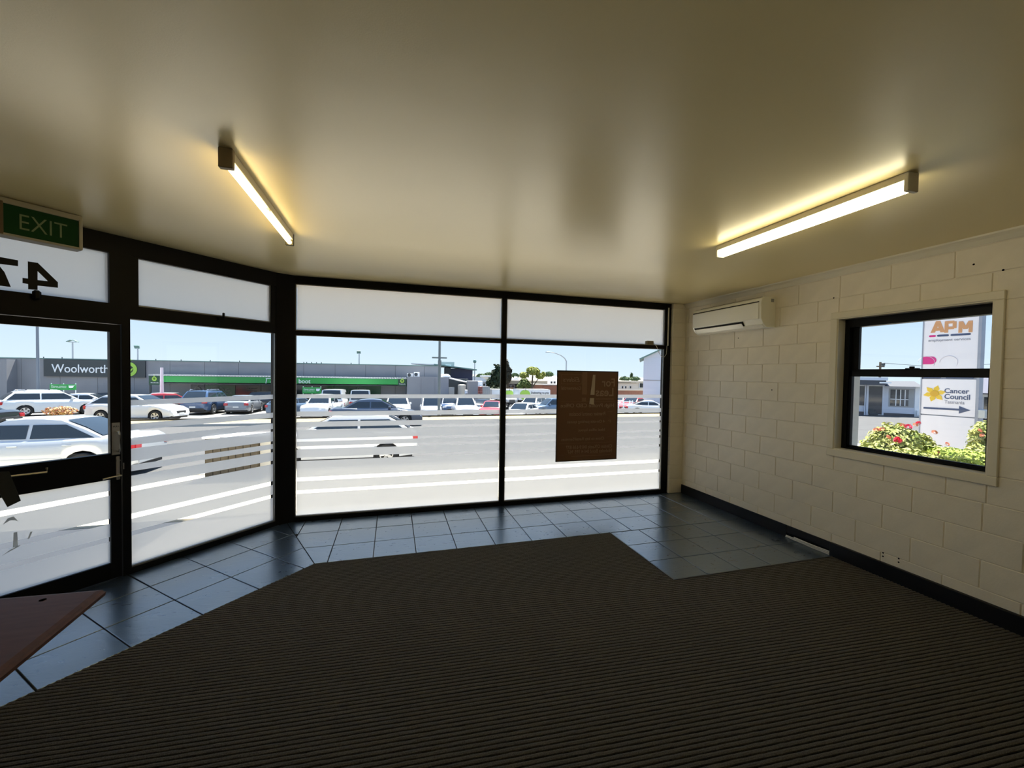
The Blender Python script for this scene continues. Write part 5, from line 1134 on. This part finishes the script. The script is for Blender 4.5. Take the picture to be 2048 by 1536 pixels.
# ================================================================== side street seen through the right window
def pylon():
    def dp(px, py, Z): d = ray(px, py); return EYEP+d*(Z/d.dot(_f))
    A, B = dp(1844, 760, 9.3), dp(1953, 760, 8.55); d = Vector((B.x-A.x, B.y-A.y, 0)); w = d.length; d.normalize(); n = Vector((d.y, -d.x, 0))
    if n.dot(A) > 0: n = -n
    r_ = lab(empty('pylon_sign'), 'tall white pylon sign with APM and Cancer Council panels outside the right window', 'sign')
    zg = gz(A.y); r_.matrix_world = Matrix(((d.x, -n.x, 0, A.x), (d.y, -n.y, 0, A.y), (0, 0, 1, zg), (0, 0, 0, 1)))
    inv = r_.matrix_world.inverted()
    def S(px, py):
        q = ray(px, py); t = (A-EYEP).dot(n)/q.dot(n); v = inv @ (EYEP+q*t); return v.x, v.z
    pw_ = mat('pylon_panel_white', (0.78, 0.75, 0.78), 0.5); pd = mat('pylon_frame_grey', (0.30, 0.32, 0.38), 0.5, metal=0.3)
    zs = S(1846, 757)[1]; zs2 = S(1846, 828.6)[1]; zt = S(1848, 640)[1]+1.6
    box('panel', 0, w, 0, 0.10, zs+0.11, zt, pw_, r_); box('panel', 0, w, 0, 0.10, zs2+0.012, zs-0.01, pw_, r_); box('panel', 0, w, 0.0, 0.10, 0.15, zs2-0.012, pw_, r_); box('panel_backing', 0.005, w-0.005, 0.03, 0.12, 0.1, zs+0.2, pd, r_)
    box('frame_post', -0.02, 0.0, -0.01, 0.22, 0, zt, pd, r_); box('frame_post', w, w+0.045, -0.01, 0.22, 0, zt, pd, r_); box('base', -0.1, w+0.1, -0.1, 0.3, -0.1, 0.12, 'kerb', r_)
    or_ = mat('apm_orange', (0.58, 0.29, 0.13), 0.5); mg = mat('magenta_print', (0.62, 0.03, 0.22), 0.5); nvy = mat('navy_print', (0.045, 0.07, 0.15), 0.5); gr = mat('grey_print', (0.25, 0.25, 0.30), 0.5); ye = mat('daffodil_yellow', (0.75, 0.50, 0.04), 0.5)
    def T(s, px0, px1, py0, py1, m, nm='sign_lettering', **kw):
        x0, z1 = S(px0, py0); x1, z0 = S(px1, py1); zc = (S((px0+px1)/2, py0)[1], S((px0+px1)/2, py1)[1])
        o = obj(nm, text_mesh(s, height=abs(zc[0]-zc[1]), width=x1-x0, depth=0.004, **kw), m, r_); o.location = (x0, -0.003, min(zc))
    def letters(strokes, px0, px1, py0, py1, m, nm, wd):
        x0 = S(px0, (py0+py1)/2)[0]; x1 = S(px1, (py0+py1)/2)[0]; zt_ = S((px0+px1)/2, py0)[1]; zb_ = S((px0+px1)/2, py1)[1]; g = MB()
        for k_, (ax, az, bx_, bz) in enumerate(strokes):
            p_, q_ = Vector((x0+(x1-x0)*ax, zb_+(zt_-zb_)*az)), Vector((x0+(x1-x0)*bx_, zb_+(zt_-zb_)*bz)); e = (q_-p_).normalized(); h_ = Vector((-e.y, e.x))*wd/2
            if abs(e.y) > 0.5: h_ = Vector((wd/2/abs(e.y), 0))
            g.prism([tuple(p_-h_), tuple(q_-h_), tuple(q_+h_), tuple(p_+h_)], -0.0045-0.0002*k_, 0.0, lambda p, z, t: (p, t, z))
        g.build(nm, m, r_)
    letters([(0.0, 0, 0.5, 1), (1.0, 0, 0.5, 1), (0.3, 0.28, 0.75, 0.28)], 1866, 1886, 642, 665, or_, 'letter_a', 0.068)
    letters([(0.0, 0, 0.0, 1), (-0.1, 0.90, 0.85, 0.90), (-0.1, 0.40, 0.85, 0.40), (0.90, 0.36, 0.90, 0.94)], 1893, 1911, 642, 665, or_, 'letter_p', 0.060)
    letters([(0.0, 0, 0.0, 1), (1.0, 0, 1.0, 1), (0.03, 1, 0.5, 0.3), (0.97, 1, 0.5, 0.3)], 1921, 1941.5, 642, 665, or_, 'letter_m', 0.058)
    T('employment services', 1857, 1941, 676.5, 683.5, gr)
    def bar(px0, px1, py, hpx, m):
        x0, _ = S(px0, py); x1, _ = S(px1, py); zc = S((px0+px1)/2, py)[1]; h = 0.022; q = []
        for k in range(7): a = -math.pi/2+math.pi*k/6; q.append((x1-h+h*math.cos(a), zc+h*math.sin(a)))
        for k in range(7): a = math.pi/2+math.pi*k/6; q.append((x0+h+h*math.cos(a), zc+h*math.sin(a)))
        MB().prism(q, -0.004, 0.0, lambda p, z, t: (p, t, z)).build('printed_bar', m, r_)
    bar(1858, 1872, 672.3, 4, mg); bar(1874, 1898, 671, 4, nvy); bar(1901, 1942, 669, 4, nvy)
    x1, zc = S(1873, 720.5); h = 0.088; q = [(0.0, zc-h), (x1-h, zc-h)] + [(x1-h+h*math.cos(a), zc+h*math.sin(a)) for a in [(-0.5+k/8)*math.pi for k in range(1, 8)]] + [(x1-h, zc+h), (0.0, zc+h)]
    MB().prism(q, -0.004, 0.0, lambda p, z, t: (p, t, z)).build('magenta_pill', mg, r_)
    for (cx_, rr_) in ((0.06, 0.14), (0.42, 0.14)):
        pts = [(cx_+rr_*math.cos(a), -0.005, zc-0.05+rr_*math.sin(a)) for a in [k*math.pi/12 for k in range(-2, 13)]]; MB().tube(pts, 0.004, 4).build('printed_curve', mat('pale_grey_line', (0.62, 0.58, 0.64), 0.6), r_)
    for (a, c) in ((1847, 1881), (1891, 1947)):
        x0, z0 = S(a, 765.5); x1, z1 = S(c, 756.5); box('blue_blind', x0, x1, -0.004, 0.02, zs+0.01, zs+0.105, mat('blue_panel', (0.05, 0.08, 0.18), 0.4), r_, 0.01)
    # daffodil
    fx, fz = S(1869, 787)
    for k in range(6):
        a = k*math.pi/3+0.25; c_, s_ = math.cos(a), math.sin(a); rr_ = 0.19
        q = [(fx+u*c_*rr_-v*s_*rr_, fz+u*s_*rr_+v*c_*rr_) for u, v in ((0.12, -0.12), (0.6, -0.26), (1.0, 0.0), (0.6, 0.26), (0.12, 0.12))]
        MB().prism(q, -0.005-0.0006*k, 0.0, lambda p, z, t: (p, t, z)).build('daffodil_petal', ye, r_)
    MB().lathe([(0, 0.0), (0.06, 0.0), (0.07, 0.008), (0, 0.008)], 14, lambda p, q_, t: (fx+p, -0.006-t, fz+q_)).build('daffodil_trumpet', mat('daffodil_deep', (0.62, 0.36, 0.03), 0.5), r_)
    T('Cancer', 1889, 1938.5, 777, 787, nvy, bold=0.02); T('Council', 1889, 1940, 788.5, 799, nvy, bold=0.02); T('Tasmania', 1889, 1929, 801, 808, gr)
    x0, z0 = S(1847, 815.5); x1, z1 = S(1918, 819); x2, z2 = S(1941, 820.5); zz = (z0+z1)/2
    MB().prism([(x0, z0-0.02), (x1, zz-0.022), (x1, zz-0.085), (x2, zz-0.002), (x1, zz+0.08), (x1, zz+0.02), (x0, z0+0.02)], -0.004, 0.0, lambda p, z, t: (p, t, z)).build('arrow', nvy, r_)
    box('meter_box', w+0.05, w+0.16, -0.05, 0.1, S(1960, 836)[1], S(1960, 819)[1], 'metal', r_, 0.01)
pylon()
def rose_bush():
    def dp(px, py, Z): d = ray(px, py); return EYEP+d*(Z/d.dot(_f))
    lm = leaf_mat('rose_leaf', (0.52, 0.50, 0.17), (0.16, 0.22, 0.04))
    def bush(name, label, blobs, n, size, seed, lmat, blooms, cat, zb_):
        c = dp(blobs[0][0], blobs[0][1], blobs[0][2]); r_ = lab(empty(name, (c.x, c.y, zb_)), label, cat); bl = []
        for (px, py, Z, rx, rz) in blobs:
            p = dp(px, py, Z); s_ = Z/FPX; bl.append((p.x-c.x, p.y-c.y, p.z-zb_, rx*s_, rx*s_*0.8, rz*s_))
        obj('foliage', foliage(bl, n, size, seed), lmat, r_)
        rg = random.Random(seed)
        for k in range(6):
            q = bl[k % len(bl)]; MB().tube([(rg.uniform(-.1, .1), rg.uniform(-.1, .1), 0), (q[0]*0.5, q[1]*0.5, q[2]*0.5), (q[0], q[1], q[2])], 0.016, 6, 0.007).build('stem', 'bark', r_)
        for (px, py, Z, s_, col) in blooms:
            p = dp(px, py, Z)-Vector(r_.location); f = MB()
            for i in range(14):
                a = i*2.4; rr_ = s_*(0.25+0.75*i/14); t = 0.9-0.9*i/14
                c0 = Vector((math.cos(a)*rr_*0.6, math.sin(a)*rr_*0.6, t*s_*0.5)); e = Vector((-math.sin(a), math.cos(a), 0))*s_*0.5; u = Vector((math.cos(a)*0.5, math.sin(a)*0.5, 0.7))*s_*0.6
                f.quad_faces([c0-e, c0+e, c0+e*0.7+u, c0-e*0.7+u], [(0, 1, 2, 3)])
            o = f.build('rose_bloom', col, r_); o.location = p; o.rotation_euler = (0.9, 0, rg.uniform(0, 6))
    pk, sm = mat('pink_rose', (0.75, 0.06, 0.13), 0.6), mat('salmon_rose', (0.75, 0.28, 0.17), 0.6)
    bush('rose_bush', 'large pink-flowering rose bush outside the right window', [(1790, 885, 6.9, 55, 32), (1760, 895, 6.8, 40, 22), (1825, 890, 7.0, 40, 28), (1785, 862, 7.0, 30, 18), (1850, 905, 6.9, 40, 20), (1740, 908, 6.6, 34, 18), (1810, 915, 6.4, 60, 18)], 5200, 0.085, 61, lm,
         [(1816, 855, 6.8, 0.06, pk), (1797, 881, 6.5, 0.065, pk), (1803, 884, 6.45, 0.05, pk), (1752, 861, 6.8, 0.05, sm), (1765, 860, 6.8, 0.05, sm), (1775, 875, 6.6, 0.045, sm), (1838, 848, 7.0, 0.05, pk), (1830, 851, 7.0, 0.045, sm), (1868, 866, 6.8, 0.05, sm), (1873, 908, 6.4, 0.05, pk), (1805, 852, 6.9, 0.045, sm), (1893, 889, 6.6, 0.04, sm)], 'bush', gz(3.5))
    bush('rose_bush', 'smaller rose bush right of the pylon sign', [(1962, 880, 7.6, 24, 36), (1970, 862, 7.8, 20, 22), (1955, 905, 7.4, 26, 18), (1990, 890, 7.6, 24, 30)], 1700, 0.08, 62, lm, [(1958, 862, 7.5, 0.045, sm), (1966, 872, 7.4, 0.045, sm)], 'bush', gz(3))
    bush('ground_cover', 'bright green low hedge at the foot of the pylon sign', [(1930, 912, 6.3, 45, 12), (1900, 908, 6.4, 40, 12), (1960, 920, 6.2, 40, 12)], 2600, 0.06, 63, leaf_mat('lime_leaf', (0.45, 0.52, 0.10), (0.20, 0.28, 0.04)), [], 'hedge', gz(3))
rose_bush()
def white_shop():
    def dp(px, py, Z): d = ray(px, py); return EYEP+d*(Z/d.dot(_f))
    A = dp(1700, 800, 36.0); B = dp(1838, 800, 33.5); d = Vector((B.x-A.x, B.y-A.y, 0)); w = d.length; d.normalize(); n = Vector((d.y, -d.x, 0))
    if n.dot(A) > 0: n = -n
    zg = dp(1760, 834, 35).z
    r_ = lab(empty('corner_shop'), 'white weatherboard shop with a dark awning across the side street', 'building'); r_.matrix_world = Matrix(((d.x, -n.x, 0, A.x), (d.y, -n.y, 0, A.y), (0, 0, 1, zg), (0, 0, 0, 1))); inv = r_.matrix_world.inverted()
    def S(px, py): q = ray(px, py); v = inv @ (EYEP+q*((A-EYEP).dot(n)/q.dot(n))); return v.x, v.z
    wm = mat('shop_white_wall', (0.62, 0.66, 0.74), 0.7); aw_ = mat('shop_awning_dark', (0.06, 0.065, 0.08), 0.7)
    ze = S(1780, 773)[1]
    box('wall', -6, w, 0, 8, -0.6, ze+0.2, wm, r_); box('plinth', -6, w+0.02, -0.03, 0.2, -0.6, S(1780, 826)[1], aw_, r_)
    x0, z0 = S(1770, 772); x1, z1 = S(1842, 772); xr0, zr0 = S(1770, 761.5); xr1, _ = S(1832, 761.5)
    MB().quad_faces([(x0, -1.0, z0), (x1, -1.0, z0), (xr1, 0.6, zr0), (x0, 0.6, zr0), (x0, 0.6, z0), (x1, 0.6, z0)], [(0, 1, 2, 3), (0, 4, 5, 1), (1, 5, 2), (0, 3, 4), (3, 2, 5, 4)]).build('hipped_awning', aw_, r_)
    x2, z2 = S(1719, 760); x3, z3 = S(1767, 770); box('shop_fascia', -6, x3, -1.2, 0.0, z3, z2, aw_, r_); box('fascia_trim', -6, x3+0.1, -1.25, 0.1, z2, z2+0.25, wm, r_)
    xx, zz = S(1754, 766.5); box('fascia_strip', xx, xx+0.75, -1.22, -1.2, zz, zz+0.12, 'white', r_)
    for (a, c, t, b_) in ((1737.5, 1764, 772, 829), (1719, 1728, 772, 811)):
        xa_, za_ = S(a, t); xc, zc = S(c, b_); f = box('shop_window', xa_-0.08, xc+0.08, -0.06, 0.02, zc-0.06, za_+0.06, 'white', r_); box('pane', xa_, xc, -0.08, -0.05, zc, za_, mat('shop_pane', (0.05, 0.06, 0.075), 0.08), f)
    xa_, za_ = S(1781, 779); xc, zc = S(1816, 812.5); f = box('shop_window', xa_-0.1, xc+0.35, -0.05, 0.02, zc-0.1, za_+0.1, mat('grey_window_frame', (0.35, 0.36, 0.36), 0.6), r_); box('pane', xa_, xc, -0.07, -0.04, zc, za_, mat('reflecting_pane', (0.04, 0.05, 0.06), 0.05), f)
    for k in (1, 2, 3): xx = xa_+(xc-xa_)*(k*0.25+0.06); box('glazing_bar', xx-0.03, xx+0.03, -0.10, -0.06, zc, za_, 'white', f)
    box('glazing_bar', xa_, xc, -0.10, -0.06, (za_+zc)/2-0.15, (za_+zc)/2-0.10, 'white', f)
    for (a, c) in ((1728.5, 1731), (1732, 1736.5), (1764, 1767.5)): box('pilaster', S(a, 800)[0], S(c, 800)[0], -0.14, 0.0, S(a, 830)[1], S(a, 770)[1], wm, r_)
    for k in range(3): xa_, za_ = S(1737.5+k*0.5, 817+k*4); xc, _ = S(1748+k*4, 800); box('shop_step', xa_, xc, -0.16-0.1*k, -0.04, S(1740, 829)[1], za_, 'store_dark', r_)
    for k in range(12): zz = -0.3+k*(ze+0.2)/12; box('weatherboard', S(1768, 800)[0], w, -0.025, 0.0, zz+0.3, zz+0.3+(ze+0.2)/12*0.94, wm, r_)
    box('corner_board', w-0.25, w+0.03, -0.05, 0.05, -0.3, ze+0.1, 'white', r_)
    box('corner_sign_box', S(1832.5, 823)[0], S(1839, 823)[0], -0.3, -0.1, S(1835, 831)[1], S(1835, 821)[1], 'white', r_)
    # second roof behind
    q = lab(empty('awning_shop'), 'building with a grey awning right of the pylon sign', 'building'); A2 = dp(1958, 800, 24); q.location = (A2.x, A2.y, gz(A2.y)); q.rotation_euler = (0, 0, -math.atan2(A2.x, A2.y))
    zt = dp(1970, 752, 24).z-q.location.z; z1_ = dp(1970, 788, 24).z-q.location.z
    box('wall', -0.1, 12, 0.8, 7, 0, zt-0.3, wm, q); box('shop_glass', 0.2, 11.6, 0.74, 0.82, 0.4, z1_-0.2, 'carglass', q); box('awning', -0.1, 12, -1.2, 0.8, z1_, z1_+0.08, aw_, q); MB().prism([(-1.2, z1_+0.08), (0.8, z1_+0.08), (0.8, zt)], -0.1, 12, lambda p, z, t: (t, p, z)).build('awning_slope', 'navybox', q)
    for k in range(5): box('awning_post', k*2.9, 0.1+k*2.9, -1.15, -1.05, 0, z1_, 'white', q)
    # footpath and kerb of the side street
    kb = struct(empty('ground_side_kerb')); kb.matrix_world = r_.matrix_world
    box('kerb', -20, 30, -3.2, -3.0, -1.2, -0.10, 'kerb', kb); box('footpath', -20, 30, -3.0, 0.0, -1.2, -0.12, 'concrete', kb)
    # wire pole
    pp = dp(1760, 745, 44); r2 = lab(empty('power_pole', (pp.x, pp.y, gz(pp.y))), 'power pole with an insulator far behind the white shop', 'pole'); h = dp(1760, 724, 44).z-gz(pp.y)
    MB().tube([(0, 0, 0), (0, 0, h)], 0.10, 6).build('post', 'bark', r2); box('cross_arm', -0.5, 0.6, -0.06, 0.06, h-0.55, h-0.43, 'bark', r2); MB().lathe([(0, 0), (0.16, 0.05), (0.16, 0.3), (0, 0.35)], 8).build('insulator', 'store_dark', r2).location = (0.45, 0, h-0.43)
    e = dp(1985, 728, 40)-Vector(r2.location); MB().tube([(0.45, 0, h-0.1), (e.x*0.5, e.y*0.5, (h-0.1+e.z)*0.5-0.35), (e.x, e.y, e.z)], 0.025, 5).build('wire', 'store_dark', r2)
white_shop()
